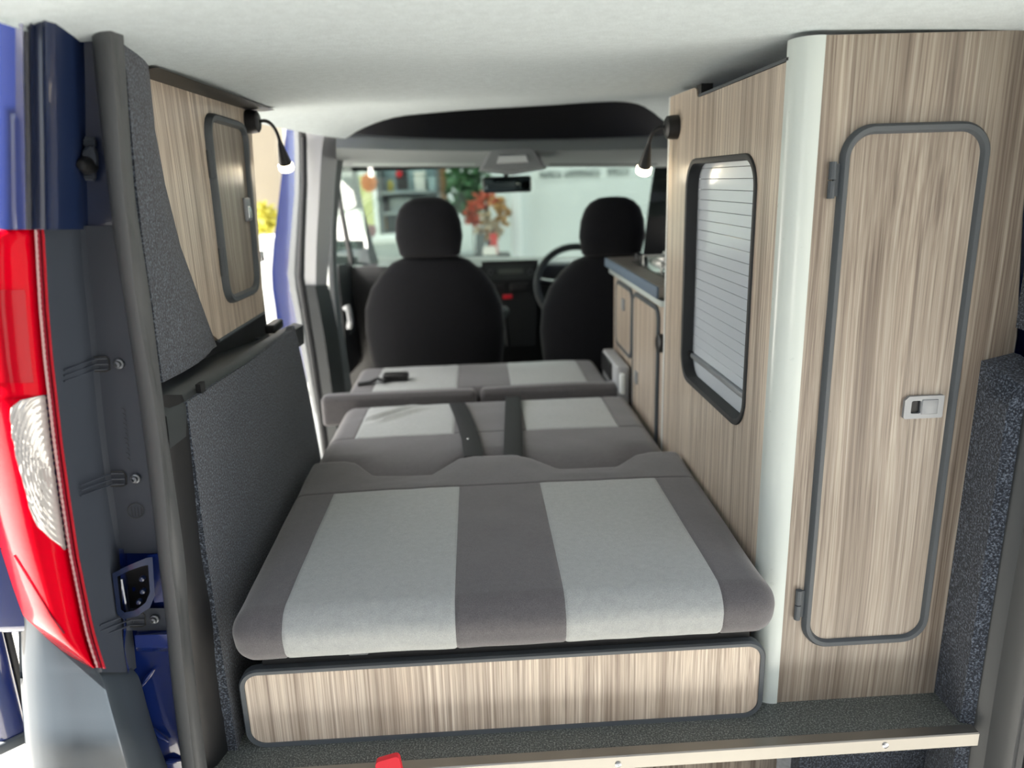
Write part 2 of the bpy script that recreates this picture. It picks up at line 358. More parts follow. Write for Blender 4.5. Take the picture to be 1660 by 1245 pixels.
# ---- left rear jamb (painted upper part, plastic lower part)
rows = []
for py, e, nv, g in ((-200, 34, 120, 140), (-60, 36, 128, 150), (130, 38, 135, 160), (230, 40, 136, 168), (372, 42, 138, 190)):
    rows.append([hy(-110, py, 1.12), hy(-60, py, 1.03), hy(-25, py, .995), hy(5, py, .978), hy(25, py, .972), hy(e, py, .978)])
solo('trim_body_corner', MB().loft(resamp(rows, 12)), BLUE, 'glossy blue rear corner of the van body above the tail light', kind=S, ang=60)
rows = []
for py, e, nv, g in ((-200, 34, 120, 146), (-60, 36, 128, 156), (130, 38, 135, 166), (230, 40, 136, 176), (372, 42, 140, 196)):
    rows.append([hy(e, py, .978), hy(e+3, py, .99), hy(e+9, py, .992), hy(e+13, py, .984), hy(e+17, py, .992), hy(e+31, py, .992), hy(e+35, py, .984), hy(e+39, py, .99), hy(e+50, py, 1.0), hy(e+54, py, 1.004), hy(nv-3, py, 1.095), hy(nv+3, py, 1.10), hy(g+8, py, 1.105)])
solo('trim_upper_jamb', MB().loft(resamp(rows, 12)), NAVY, 'navy painted jamb with gutter ridges left of the seal', kind=S, ang=40)
# lower plastic jamb cover
rows = []
for py, a, b, c in ((366, 66, 134, 192), (430, 68, 138, 204), (500, 73, 145, 216), (600, 82, 155, 232), (700, 94, 165, 240), (800, 108, 178, 255), (900, 124, 193, 268), (1000, 142, 206, 275), (1090, 162, 216, 285)):
    rows.append([hy(a-12, py, 1.03), hy(a, py, 1.002), hy(a+4, py, 1.004), hy(b-4, py, 1.088), hy(b+6, py, 1.096), hy(c, py, 1.10)])
jc = thing('trim_lower_jamb', 'dark plastic cover beside the tail light', None, tuple(hy(165, 1000, 1.09)), kind=S)
RJ = resamp(rows, 36)
part('cover', MB().loft([r[:4]+[r[3]+Vector((.004, .012, 0))] for r in RJ]), TRIMB, jc, ang=30)
fl_ = [[r[3], r[4], r[5]] for r in rows[:6]]+[[hy(px, 897, y) for px, y in ((188, 1.088), (198, 1.096), (268, 1.10))]]
part('flange', MB().loft(resamp(fl_, 24)), TRIMB, jc, ang=30)
part('flange_foot', MB().loft([[hy(px, py, y) for px, y in ((205, 1.085), (216, 1.095), (276, 1.10))] for py in (986, 1000, 1022)]), TRIMB, jc, ang=30)
for px, py in ((192, 590), (219, 776), (250, 1004)):
    c = hy(px, py, 1.094)
    s_ = part('screw', MB().lathe([(.0075, .004), (.0075, -.001), (.006, -.002), (.005, -.002), (.0045, -.006), (.002, -.007), (.0018, -.004), (.0005, -.004)], c, (0, 1, 0), 16), mat('dull_steel', rgb(120, 124, 128), .35, .8), jc)
    a, b, c2 = px-68 if py < 900 else px-42, px-15, py
    for dy in (-8, 1, 10):
        part('clip_rib', MB().tube([hy(px-88, py+dy+18, 1.022), hy(px-62, py+dy+8, 1.06), hy(px-39, py+dy, 1.088), hy(px-17, py+dy-1, 1.096)], .0012, 6), TRIMB, jc)
    part('clip_frame', MB().tube([hy(px-40, py-11, 1.09), hy(px-20, py-12, 1.095), hy(px-15, py-6, 1.095), hy(px-14, py+9, 1.095), hy(px-20, py+12, 1.095), hy(px-40, py+12, 1.09)], .0011, 6), BLACKP, jc)
# embossed recycling mark
ring = [hy(220+13*math.cos(a*math.pi/10), 828+12*math.sin(a*math.pi/10), 1.096) for a in range(21)]
mk = part('embossed_mark', MB().tube(ring, .0007, 5), PLAST, jc)
for dx in (-7, -2, 3, 8):
    part('embossed_stroke', MB().tube([hy(220+dx, 822, 1.096), hy(221+dx, 836, 1.096)], .0005, 4), PLAST, jc)
for i in range(11):
    part('embossed_stroke', MB().tube([hy(197+i*.8+(i % 3), 662+i*8, 1.096), hy(202+i*.8, 664+i*8, 1.096), hy(203+i*.8, 667+i*8, 1.096)], .0005, 4), PLAST, jc)
# blue painted lower jamb with pressed ribs
rows = []
for py, a, c in ((890, 205, 268), (1000, 212, 275), (1060, 214, 282), (1150, 232, 292), (1245, 252, 302), (1400, 285, 330)):
    rows.append([hy(a-12, py, 1.075), hy(a, py, 1.108), hy((a+c)/2, py, 1.112), hy(c, py, 1.106)])
lj = thing('trim_sill_jamb', 'glossy blue painted jamb below the hinge', None, tuple(hy(250, 1245, 1.1)), kind=S)
part('panel', MB().loft(resamp(rows, 16)), BLUE, lj, ang=50)
part('pressed_rib', MB().tube([hy(230, 1112, 1.106), hy(240, 1096, 1.104), hy(250, 1085, 1.106)], [.002, .005, .002], 8), BLUE, lj)
part('pressed_rib', MB().tube([hy(243, 1176, 1.106), hy(258, 1192, 1.104), hy(273, 1202, 1.106)], [.002, .005, .002], 8), BLUE, lj)
part('pressed_rib', MB().tube([hy(258, 1238, 1.106), hy(275, 1234, 1.104), hy(295, 1232, 1.106)], [.003, .006, .003], 8), BLUE, lj)
part('step', MB().loft([[hy(222, 1024, 1.10), hy(284, 1022, 1.10)], [hy(218, 1030, 1.085), hy(284, 1028, 1.085)], [hy(220, 1050, 1.085), hy(286, 1050, 1.085)], [hy(222, 1056, 1.105), hy(288, 1056, 1.105)]]), BLUE, lj)
# hinge pocket
hp = thing('hinge_bracket', 'glossy navy hinge pocket box on the jamb below the plastic cover', 'hinge', tuple(hy(215, 1003, 1.09)))
def quad(pts, y): return [hy(a, b, y) for a, b in pts]
O = [(182, 930), (205, 918), (236, 905), (247, 903), (251, 965), (243, 985), (222, 999), (200, 1004), (190, 996)]
I = [(190, 935), (207, 926), (230, 918), (240, 916), (243, 960), (236, 977), (220, 989), (202, 993), (196, 988)]
part('frame', MB().loft([quad(O, 1.10), quad(O, 1.065), quad(I, 1.064), quad(I, 1.10)], True), NAVY, hp, ang=40)
part('pocket', MB().loft([quad(I, 1.10), [hy(218, 955, 1.11)]*9], True), BLACKP, hp)
part('pin', MB().tube([hy(197, 938, 1.08), hy(206, 990, 1.08)], .003, 8), CHROME, hp)
part('flange', MB().loft([quad([(238, 900), (264, 897), (270, 975), (250, 977)], 1.10), quad([(238, 900), (264, 897), (270, 975), (250, 977)], 1.086)], True, True), BLUE, hp)
for px, py in ((231, 938), (232, 958), (226, 975)):
    part('bolt', MB().lathe([(.004, .004), (.004, -.004), (.002, -.006)], hy(px, py, 1.07), (0, 1, 0), 10), NAVY, hp)
# door bump stop on the upper jamb
bs = thing('bump_stop', 'grey oval rubber door stop with bolt on the navy jamb', 'door stop', tuple(hy(146, 292, 1.09)))
oval = [(146+14*math.cos(a), 258+24*math.sin(a)) for a in [k*math.pi/12 for k in range(24)]]
ov2 = [(146+10*math.cos(a), 258+19*math.sin(a)) for a in [k*math.pi/12 for k in range(24)]]
part('plate', MB().loft([quad(oval, 1.105), quad(oval, 1.088), quad(ov2, 1.082)], True, True), TRIMB, bs)
for yy in (225, 229, 233, 281, 285, 289):
    w_ = 8 if 226 < yy < 288 else 6
    part('fin', MB().tube([hy(145-w_, yy, 1.09), hy(147+w_, yy+1, 1.09)], .0035, 6), TRIMB, bs)
part('bolt', MB().lathe([(.012, .006), (.012, -.004), (.008, -.012), (.006, -.018), (.003, -.019)], hy(142, 268, 1.085), (0, 1, 0), 16), BLACKP, bs)
part('hex', MB().lathe([(.006, .003), (.006, -.004)], hy(143, 250, 1.085), (0, 1, 0), 6), TRIMB, bs)

# ---- tail light
tl = thing('tail_light', 'red tail light with clear ribbed reversing section on the left rear corner', 'tail light', tuple(hy(100, 1085, 1.0)))
trow = [(362, -70, 52), (372, -78, 54), (430, -85, 57), (500, -85, 61), (580, -75, 68), (650, -62, 76), (720, -46, 84), (800, -26, 95), (860, -10, 104), (900, 2, 110), (950, 18, 120), (1000, 36, 130), (1030, 60, 137), (1060, 98, 146), (1083, 146, 154)]
def trowat(py):
    for a, b in zip(trow, trow[1:]):
        if a[0] <= py <= b[0]:
            f = (py-a[0])/(b[0]-a[0]); return a[1]+(b[1]-a[1])*f, a[2]+(b[2]-a[2])*f
    return (trow[0] if py < 400 else trow[-1])[1:]
def tsurf(py, s):            # s 0 left .. 1 right
    l, r = trowat(py); px = l+(r-l)*s
    e = min(1, max(0, (py-362)/14)); e2 = min(1, max(0, (1088-py)/40))
    y = 1.0-.032*math.sin(math.pi*min(1, s*1.0))*min(e**.5, e2**.5)+.07*(1-s)**3
    return hy(px, py, y)
def band(p0, p1, n=16, s0=0., s1=1., m_=14):
    return [[tsurf(p0+(p1-p0)*i/n, s0+(s1-s0)*k/m_) for k in range(m_+1)] for i in range(n+1)]
def clear_s(py):             # left limit of the clear lens on that row
    pts = [(640, .97), (648, .70), (662, .56), (700, .53), (760, .54), (820, .58), (850, .64), (872, .78), (890, .97)]
    for (a, b), (c, d) in zip(pts, pts[1:]):
        if a <= py <= c: return b+(d-b)*(py-a)/(c-a)
    return 1
body = MB().loft(band(362, 640, 24)); rows = []
for i in range(33):
    py = 640+250*i/32; cs = clear_s(py); rows.append([tsurf(py, cs*k/12) for k in range(13)])
body.loft(rows); body.loft(band(890, 1083, 20))
part('red_lens', body, REDL, tl, 'glossy red lens', ang=60)
rows = []
for i in range(60):
    py = 640+250*i/59; cs = clear_s(py); r = []
    for k in range(31):
        s = cs+(1-cs)*k/30; p = tsurf(py, s)
        d = math.hypot((py-765)/125, (1-s)/.47); p = p+Vector((0, -.002-.0013*math.sin(d*70), 0)); r.append(p)
    rows.append(r)
part('clear_lens', MB().loft(rows), CLEARL, tl, 'clear ribbed lens', ang=60)
rows = []
for i in range(160):
    py = 366+(1083-366)*i/159; l, r = trowat(py); q = .0012*(i % 2)
    rows.append([hy(r, py, .9985), hy(r+2, py, .992-q), hy(r+10, py, .996-q), hy(r+13, py, 1.002)])
part('ribbed_edge', MB().loft(rows), REDD, tl, 'dark red ribbed edge', ang=60)
rows = [[hy(trowat(py)[1]+13, py, .999), hy(trowat(py)[1]+15.5, py, .995), hy(trowat(py)[1]+18, py, 1.004)] for py in range(364, 1085, 20)]
part('gasket', MB().loft(rows), REDP, tl, 'bright red rim')
part('reflector_grid', MB().loft([[tsurf(470+150*i/40, .42+.46*k/30)+Vector((0, -.0012-.0007*((i+k) % 2), 0)) for k in range(31)] for i in range(41)]), mat('red_reflector', rgb(170, 0, 24), .15, 0, 0, spec=.15), tl, 'finely ribbed red reflector panel', ang=20)
part('lens_divider', MB().tube([tsurf(900+i*14, .20+.045*i)+Vector((0, -.001, 0)) for i in range(10)], .0012, 5), REDD, tl)

# ---- bumper
rows = []
for py, L_, a, b, c in ((1000, 34, 60, 100, 150), (1030, 36, 70, 120, 160), (1070, 37, 80, 140, 200), (1090, 38, 86, 160, 220), (1106, 39, 92, 168, 228), (1150, 42, 98, 180, 240), (1200, 46, 106, 194, 255), (1245, 52, 112, 206, 272), (1330, 60, 130, 230, 300), (1420, 70, 150, 260, 330)):
    dy_ = .060*max(0, min(1, (1200-py)/160))
    z = lambda px, y: hy(px, py, max(y, min(y+dy_, 1.09)))
    rows.append([z(L_-6, 1.25 if py > 1120 else 1.06), z(L_-2, 1.08 if py > 1120 else 1.05), z(L_, 1.02), z(L_+6, 1.0), z(L_+20, .985), z((L_+a)/2+14, .975), z(a+20, .972), z(b-4, .976), z(b, .972), z(b+6, .976), z((b+c)/2, 1.02), z(c, 1.09)])
solo('bumper', MB().loft(resamp(rows, 24)), BUMPER, 'grey-blue textured plastic bumper corner under the tail light', 'bumper', ang=50)
# ---- rear door folded back along the van side
rd = thing('door_1', 'blue rear barn door folded open beyond the bumper corner', None, (-1.0, 1.5, -.03), kind=S)
dA = hz(48, 1190, -.03); dB = hz(0, 1105, -.03); dv = (dB-dA).normalized(); dn_ = Vector((-dv.y, dv.x, 0))
if dn_.x > 0: dn_ = -dn_
def dslab(u0, u1, z0, z1, h0, h1, bev=0):
    q = MB().box(u0, u1, h0, h1, z0, z1, bev); q.v = [dA+dv*p.x+dn_*p.y+Vector((0, 0, p.z+.03)) for p in q.v]; return q
part('panel', dslab(0, .62, -.03, 1.24, 0, .05, .012), BLUE, rd, ang=30)
part('inner_pressing', dslab(.06, .56, .06, .60, -.006, .002, .003), NAVY, rd, ang=30)
part('rubber_edge', dslab(-.006, .63, -.044, -.02, -.008, .056, .006), GREYT, rd, ang=30)
part('door_seal_strip', dslab(.012, .030, .0, 1.2, -.012, .0, .004), RUBBER, rd, ang=30)
pc = dA+dv*.05+Vector((0, 0, .06))
part('plug', MB().lathe([(.012, .004), (.012, -.003), (.007, -.005)], pc, dn_, 14), BLACKP, rd)

# ---- right pillar: carpet, plastic, seal
rp = thing('trim_right_pillar', 'carpeted right rear pillar beside the locker', None, (.88, 1.15, 0), kind=S)
part('lower_carpet', MB().loft([[Vector((.850, 1.188, z)), Vector((.850, 1.17, z)), Vector((.846+.02*min(1, max(0, (z-.60)/.08)), 1.105, z-.02*max(0, (z-.6)/.06))), Vector((.868, 1.098, z-.02*max(0, (z-.6)/.06)))] for z in (-.25, .0, .2, .4, .6, .64, .66)]+[[Vector((.905, 1.188, .672)), Vector((.905, 1.17, .672)), Vector((.905, 1.11, .65)), Vector((.905, 1.10, .65))]]), CARPET, rp, ang=60)
part('upper_carpet', MB().loft([[Vector((.902, 1.188, z)), Vector((.900, 1.16, z)), Vector((.892, 1.115, z)), Vector((.92, 1.10, z))] for z in (.715, .8, .95, 1.15, 1.3)]), CARPET, rp, ang=60)
part('gap', MB().box(.93, .95, 1.06, 1.19, -.3, 1.3), BLACKP, rp, smooth=False)
rows = []
for z, x in ((1.3, .90), (.9, .895), (.66, .878), (.4, .872), (.1, .87), (-.1, .872), (-.3, .88)):
    rows.append([Vector((x-.004, 1.112, z)), Vector((x+.004, 1.095, z)), Vector((x+.03, 1.085, z)), Vector((x+.036, 1.10, z))])
part('plastic_lining', MB().loft(resamp(rows, 20)), PLAST, rp, ang=50)
rows = []
for z, x in ((1.3, .895), (.9, .892), (.66, .888), (.4, .882), (.1, .880), (-.1, .882), (-.3, .885)):
    rows.append([Vector((x+.010, 1.10, z)), Vector((x+.012, 1.05, z)), Vector((x+.022, 1.04, z)), Vector((x+.034, 1.045, z)), Vector((x+.038, 1.055, z)), Vector((x+.05, 1.05, z)), Vector((x+.06, 1.06, z)), Vector((x+.062, 1.10, z))])
solo('door_seal', MB().loft(resamp(rows, 24)), SEALM, 'black rubber door seal down the right edge of the rear opening', 'seal', ang=50)
solo('trim_right_jamb', MB().box(.945, 1.06, 1.02, 1.09, -.35, 1.36), NAVY, 'navy painted jamb right of the right seal', kind=S, smooth=False)

# ================================================================== floor edge and red tab
ed = thing('edge_strip', 'aluminium angle strip along the front edge of the load floor', 'strip', (.2, 1.08, -.025))
part('angle', MB().loft([[Vector((x, 1.096, .0005)), Vector((x, 1.096, .0025)), Vector((x, 1.0755, .0025)), Vector((x, 1.0735, .0005)), Vector((x, 1.0735, -.024)), Vector((x, 1.0760, -.024)), Vector((x, 1.0760, .0005))] for x in (-.47, .1, .862)], True, True), ALU, ed, ang=20)
for px, py in ((1002, 1239), (1435, 1208)):
    c = hy(px, py, 1.0735)
    part('screw', MB().lathe([(.006, .001), (.0055, -.0018), (.003, -.0028), (.0015, -.0028), (.001, -.001)], c, (0, 1, 0), 14), CHROME, ed)
c = hy(630, 1240, 1.06)
bm = MB(); ca, sa = math.cos(.2), math.sin(.2)
for s0 in (0,):
    pr = rrect(-.021, .021, -.05, .012, .007, 5)
    bm.plate([(u*ca-v*sa, u*sa+v*ca) for u, v in pr], [], lambda u, v, h: Vector((c.x+u, 1.066-h*1.0+.35*(v), c.z+v)), .011)
o = solo('release_tab', bm, REDP, 'red plastic release tab poking up at the aluminium floor strip', 'tab'); 
# lower step below the floor
solo('lower_board', MB().box(-.44, .60, 1.30, 1.315, -.30, -.019), WOOD2, 'dark wood-grain board under the load floor edge', 'board', smooth=False)
solo('trim_step_carpet', MB().box(.60, .93, 1.20, 1.235, -.32, -.02), CARPET, 'carpeted step under the right end of the floor', kind=S, smooth=False)
solo('trim_left_sill_end', MB().box(-.52, -.45, 1.10, 1.36, -.32, -.019), BLACKP, 'black end board under the left end of the floor', kind=S, smooth=False)
solo('trim_sill', MB().box(-.6, 1.06, .98, 1.2, -.40, -.30, .01), BLACKP, 'black rear sill of the van', kind=S)

# ================================================================== bed
YD = 1.156
bd = thing('sofa_bed', 'low bed base with wood-grain drawer front under the cushions', 'bed', (.02, 1.6, 0))
dr = part('drawer', MB().plate(rrect(-.443, .488, .007, .151, .027), [], FY(YD), .018), WOOD2, bd, 'wood-grain drawer front', ang=40)
part('edging', MB().sweep(rrect(-.447, .492, .003, .155, .030), [(-.004, -.003), (.003, -.004), (.006, .0), (.006, .016), (-.004, .018)], FY(YD)), GREYT, dr, 'dark rubber edging')
part('drawer_box', MB().box(-.43, .475, YD+.02, 1.9, .004, .13), BLACKP, bd, smooth=False)
part('base_board', MB().box(-.41, .47, YD+.012, 2.75, .134, .15), BLACKP, bd, smooth=False)
part('front_rail', MB().box(-.41, .47, YD+.012, YD+.03, .15, .204), BLACKP, bd, smooth=False)
part('tab', MB().box(-.252, -.218, YD-.012, YD+.016, .186, .206, .002), GREYT, bd, 'grey tab in the gap above the drawer')

def cushion(name, label, x, y, z, r, seams_x, seams_y, classify, warp=None, puff=.006, group=None, bottom=True, rb=None, rf=None, sy=lambda y: True, xstep=.03):
    x0, x1 = x; y0, y1 = y; z0, z1 = z
    def axis(a, b, seams, step):
        pts = {round(a, 5), round(b, 5)}
        n = max(2, int((b-a)/step))
        for i in range(n+1): pts.add(round(a+(b-a)*i/n, 5))
        for k in range(7):
            q = r*(1-math.tan(math.pi/4*k/6)); pts.add(round(a+q, 5)); pts.add(round(b-q, 5))
        for s in seams:
            for d in (-.008, -.004, -.0018, 0, .0018, .004, .008): pts.add(round(s+d, 5))
        pts = sorted(p for p in pts if a-1e-6 <= p <= b+1e-6); out = [pts[0]]
        for p in pts[1:]:
            if p-out[-1] > 6e-4 or any(abs(p-s) < 1e-5 for s in seams) or p == pts[-1]: out.append(p)
        return out
    X = axis(x0, x1, seams_x, xstep); Y = axis(y0, y1, seams_y, xstep); Z = axis(z0, z1, [], .02)
    r0 = r
    def mapv(p):
        r = r0 if rb is None else r0+(rb-r0)*min(1, max(0, (p[1]-y0-.1)/(y1-y0-.1)))
        if rf is not None: r = rf+(r0-rf)*min(1, max(0, (p[1]-y0)/.3))
        q = Vector((min(max(p[0], x0+r), x1-r), min(max(p[1], y0+r), y1-r), min(max(p[2], z0+r*.6), z1-r)))
        d = Vector(p)-q
        P = q+d.normalized()*min(r, d.length if d.length < r else r) if d.length > 1e-9 else Vector(p)
        P = q+(d.normalized()*r if d.length > r*.999 else d) if d.length > 1e-9 else Vector(p)
        # puffed panels, sewn seams
        g = 0
        for s in seams_x:
            if sy(p[1]): g += math.exp(-((p[0]-s)/.0028)**2)
        if p[2] > z1-.001 or True:
            for s in seams_y:
                if p[2] > z1-r: g += math.exp(-((p[1]-s)/.0028)**2)
        nrm = d.normalized() if d.length > 1e-6 else Vector((0, 0, 1))
        u = (p[0]-x0)/(x1-x0); v = (p[1]-y0)/(y1-y0)
        bulge = puff*(1-(2*u-1)**4)*(1-(2*v-1)**4)
        wr = noise.noise(Vector((p[0]*9, p[1]*9, p[2]*14)))*.0016+noise.noise(Vector((p[0]*26, p[1]*14, p[2]*40)))*.0007
        P = P+nrm*(wr-.0022*min(g, 1))+Vector((0, 0, bulge if p[2] > z0+.01 else 0))
        return warp(P, p) if warp else P
    root = thing(name, label, 'cushion', ((x0+x1)/2, (y0+y1)/2, z0), group)
    groups = {}
    def face(pts):
        c = [sum(q[i] for q in pts)/4 for i in range(3)]
        g = groups.setdefault(classify(*c), ([], {}, []))
        ids = []
        for q in pts:
            k = tuple(round(t, 5) for t in q)
            if k not in g[1]: g[1][k] = len(g[0]); g[0].append(mapv(q))
            ids.append(g[1][k])
        g[2].append(tuple(ids))
    for i in range(len(X)-1):
        for j in range(len(Y)-1):
            a, b, c, d = X[i], X[i+1], Y[j], Y[j+1]
            face([(a, c, z1), (b, c, z1), (b, d, z1), (a, d, z1)])
            if bottom: face([(a, c, z0), (a, d, z0), (b, d, z0), (b, c, z0)])
        for k in range(len(Z)-1):
            a, b, c, d = X[i], X[i+1], Z[k], Z[k+1]
            face([(a, y0, c), (b, y0, c), (b, y0, d), (a, y0, d)]); face([(a, y1, c), (a, y1, d), (b, y1, d), (b, y1, c)])
    for j in range(len(Y)-1):
        for k in range(len(Z)-1):
            a, b, c, d = Y[j], Y[j+1], Z[k], Z[k+1]
            face([(x0, a, c), (x0, a, d), (x0, b, d), (x0, b, c)]); face([(x1, a, c), (x1, b, c), (x1, b, d), (x1, a, d)])
    for (nm, mt), (vs, _, fs) in groups.items():
        mb = MB(); mb.add(vs, fs); part(nm, mb, mt, root, ang=70, weld=False)
    return root
def yrear(x):
    pts = [(-.47, 1.795), (-.424, 1.800), (-.355, 1.804), (-.324, 1.785), (-.27, 1.690), (-.20, 1.680), (-.128, 1.678), (-.063, 1.785), (-.03, 1.798), (.079, 1.792), (.116, 1.76), (.177, 1.674), (.25, 1.672), (.32, 1.674), (.383, 1.752), (.42, 1.768), (.471, 1.763), (.52, 1.745)]
    if x <= pts[0][0]: return pts[0][1]
    for (a, b), (c, d) in zip(pts, pts[1:]):
        if a <= x <= c: return b+(d-b)*(x-a)/(c-a)
    return pts[-1][1]
def warp1(P, p):
    ys = 1.60
    if P.y > ys: P = Vector((P.x, ys+(P.y-ys)*(yrear(P.x)-ys)/(1.80-ys), P.z))
    if P.y < 1.16 and P.z < .28: P.y += .014*((.28-P.z)/.07)**2       # front face leans under
    return P
def cls1(x, y, z):
    if y > 1.585 or z < .2141: return ('rear_strip', FABD) if y > 1.585 else ('base_cloth', FABD)
    if x < -.345: return ('side_panel', FABD)
    if x < -.060: return ('light_panel', FABL)
    if x < .125: return ('centre_panel', FABD)
    if x < .392: return ('light_panel_', FABL)
    return ('side_panel_', FABD)
C1 = cushion('bed_cushion', 'nearest grey bed cushion with two large light panels and scalloped rear edge', (-.438, .494), (1.085, 1.80), (.214, .304), .046, [-.345, -.060, .125, .392], [1.585], cls1, warp1, rb=.015, sy=lambda y: y < 1.585, xstep=.011)
for ch in C1.children:
    if ch.name.startswith('light_panel_') or ch.name.startswith('side_panel_'): ch.name = ch.name.split('_')[0]+'_panel'
def warp2(P, p):
    ye = 1.90
    if P.y < ye:
        t = (ye-P.y)/(ye-1.68); P = Vector((P.x, ye-t*(ye-yrear(P.x)-.006), P.z-.034*t*t*max(0, (p[2]-.17)/.113)))
    if p[2] > .28:
        a, b = Vector((-.345, 2.14)), Vector((-.16, 2.31)); d = b-a; L_ = d.length; d.normalize(); q = Vector((P.x, P.y))-a
        t = q.dot(d)/L_; n_ = q.x*d.y-q.y*d.x; e = math.exp(-((t-.5)/.38)**4)
        P = P+Vector((0, 0, e*(.011*math.exp(-(n_/.012)**2)-.009*math.exp(-((n_+.03)/.016)**2)+.007*math.exp(-((n_+.055)/.014)**2))))
    return P
def cls2(x, y, z):
    top = z > .20 and y > 2.02
    if not top: return ('front_strip', FABD)
    if x < -.366: return ('side_panel', FABD)
    if x < -.085: return ('light_panel', FABL)
    if x < .125: return ('centre_panel', FABD)
    if x < .392: return ('light_panel_', FABL)
    return ('side_panel_', FABD)
C2 = cushion('bed_cushion', 'middle grey bed cushion crossed by two black straps', (-.452, .486), (1.68, 2.368), (.170, .283), .045, [-.366, -.085, .125, .392], [2.02], cls2, warp2, sy=lambda y: y > 2.02, xstep=.011)
for ch in C2.children:
    if ch.name.startswith('light_panel_') or ch.name.startswith('side_panel_'): ch.name = ch.name.split('_')[0]+'_panel'
def cls3(x, y, z):
    if x < -.373 or y > 2.79 and z < .29: return ('side_panel', FABD)
    if x < -.083: return ('light_panel', FABL)
    if x < .102: return ('centre_panel', FABD)
    if x < .368: return ('light_panel_', FABL)
    return ('side_panel_', FABD)
C3 = cushion('bed_cushion', 'farthest grey bed cushion lying against the front seats', (-.462, .443), (2.44, 2.815), (.175, .300), .03, [-.373, -.083, .102, .368], [], cls3)
for ch in C3.children:
    if ch.name.startswith('light_panel_') or ch.name.startswith('side_panel_'): ch.name = ch.name.split('_')[0]+'_panel'
cushion('headrest_cushion', 'slim dark grey headrest cushion across the bed, left one sticking out', (-.532, -.018), (2.375, 2.432), (.212, .310), .018, [], [], lambda x, y, z: ('cover', FABD), None, .003, 'slim headrest cushions')
cushion('headrest_cushion', 'slim dark grey headrest cushion across the bed, right one by the kitchen', (-.004, .462), (2.377, 2.434), (.212, .312), .018, [], [], lambda x, y, z: ('cover', FABD), None, .003, 'slim headrest cushions')
# straps over the middle cushion
def strap_rows(px, w_):
    pts = [hz(a, b, .294) for a, b in px]
    rows = [[p+Vector((-w_, 0, 0)), p+Vector((-w_, 0, .003)), p+Vector((-w_*.85, 0, .0045)), p+Vector((w_*.85, 0, .0045)), p+Vector((w_, 0, .003)), p+Vector((w_, 0, 0))] for p in pts]
    return rows
for lab, px in (('black webbing strap on the middle cushion, left of the two', [(741, 655), (748, 670), (756, 690), (763, 712), (768, 742)]), ('black webbing strap on the middle cushion, right of the two', [(832, 645), (832, 665), (832, 690), (832, 715), (832, 742)])):
    rt = thing('seat_belt_strap', lab, 'strap', tuple(hz(px[2][0], px[2][1], .285)), 'straps over the bed')
    part('webbing', MB().loft(strap_rows(px, .0255), True, True), STRAP, rt, ang=40)
    if px[0][0] < 800: part('stud', MB().lathe([(.004, 0), (.004, .003), (.002, .0045)], hz(759, 713, .2985), (0, 0, 1), 10), CHROME, rt)
bk = thing('belt_buckle', 'black seat-belt buckle lying on the farthest cushion', 'buckle', tuple(hz(640, 618, .303)))
c = hz(642, 618, .303)
part('case', MB().box(c.x-.045, c.x+.045, c.y-.02, c.y+.03, .305, .332, .008), BLACKP, bk)
part('webbing', MB().tube([hz(580, 623, .308), hz(600, 620, .311), hz(612, 614, .318), hz(625, 618, .315)], .012, 8, flat=.5), STRAP, bk)

# ================================================================== tall cabinet on the right
cb = thing('tall_cabinet', 'tall wood-grain cabinet on the right with shutter side and locker door', 'cabinet', (.7, 1.5, 0))
outer = [(1.222, 0), (1.945, 0), (1.945, 1.168), (1.74, 1.166), (1.725, 1.162), (1.715, 1.146), (1.70, 1.142), (1.222, 1.146)]
hole = rrect(1.338, 1.764, .506, 1.006, .055)
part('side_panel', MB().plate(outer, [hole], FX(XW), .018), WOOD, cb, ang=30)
part('far_edge', MB().box(XW-.002, XW+.02, 1.945, 1.952, 0, 1.168), WHITEP, cb, 'white edging on the far end of the side panel', smooth=False)
part('top_edge', MB().loft([[Vector((XW-.002, 1.222, 1.147)), Vector((XW+.02, 1.222, 1.147)), Vector((XW+.02, 1.222, 1.152)), Vector((XW-.002, 1.222, 1.152))], [Vector((XW-.002, 1.70, 1.143)), Vector((XW+.02, 1.70, 1.143)), Vector((XW+.02, 1.70, 1.148)), Vector((XW-.002, 1.70, 1.148))]], True, True), GREYT, cb)
part('notch', MB().box(XW+.004, XW+.03, 1.70, 1.735, 1.147, 1.17), BLACKP, cb)
# corner post: quarter round
R_ = .034; cx, cy = XW+R_, 1.186+R_
prof = [(XW, 1.232)]+[(cx-R_*math.cos(a), cy-R_*math.sin(a)) for a in [math.pi/2*k/12 for k in range(13)]]+[(cx+.006, 1.186), (cx+.006, 1.20), (XW+.014, 1.232)]
prof = [(x-.002, y-.002) if i < 15 else (x, y) for i, (x, y) in enumerate(prof)]
part('corner_post', MB().loft([[Vector((x, y, z)) for x, y in prof] for z in (0, .4, .8, 1.176)], True, True), POSTM, cb, 'white rounded corner profile', ang=50)
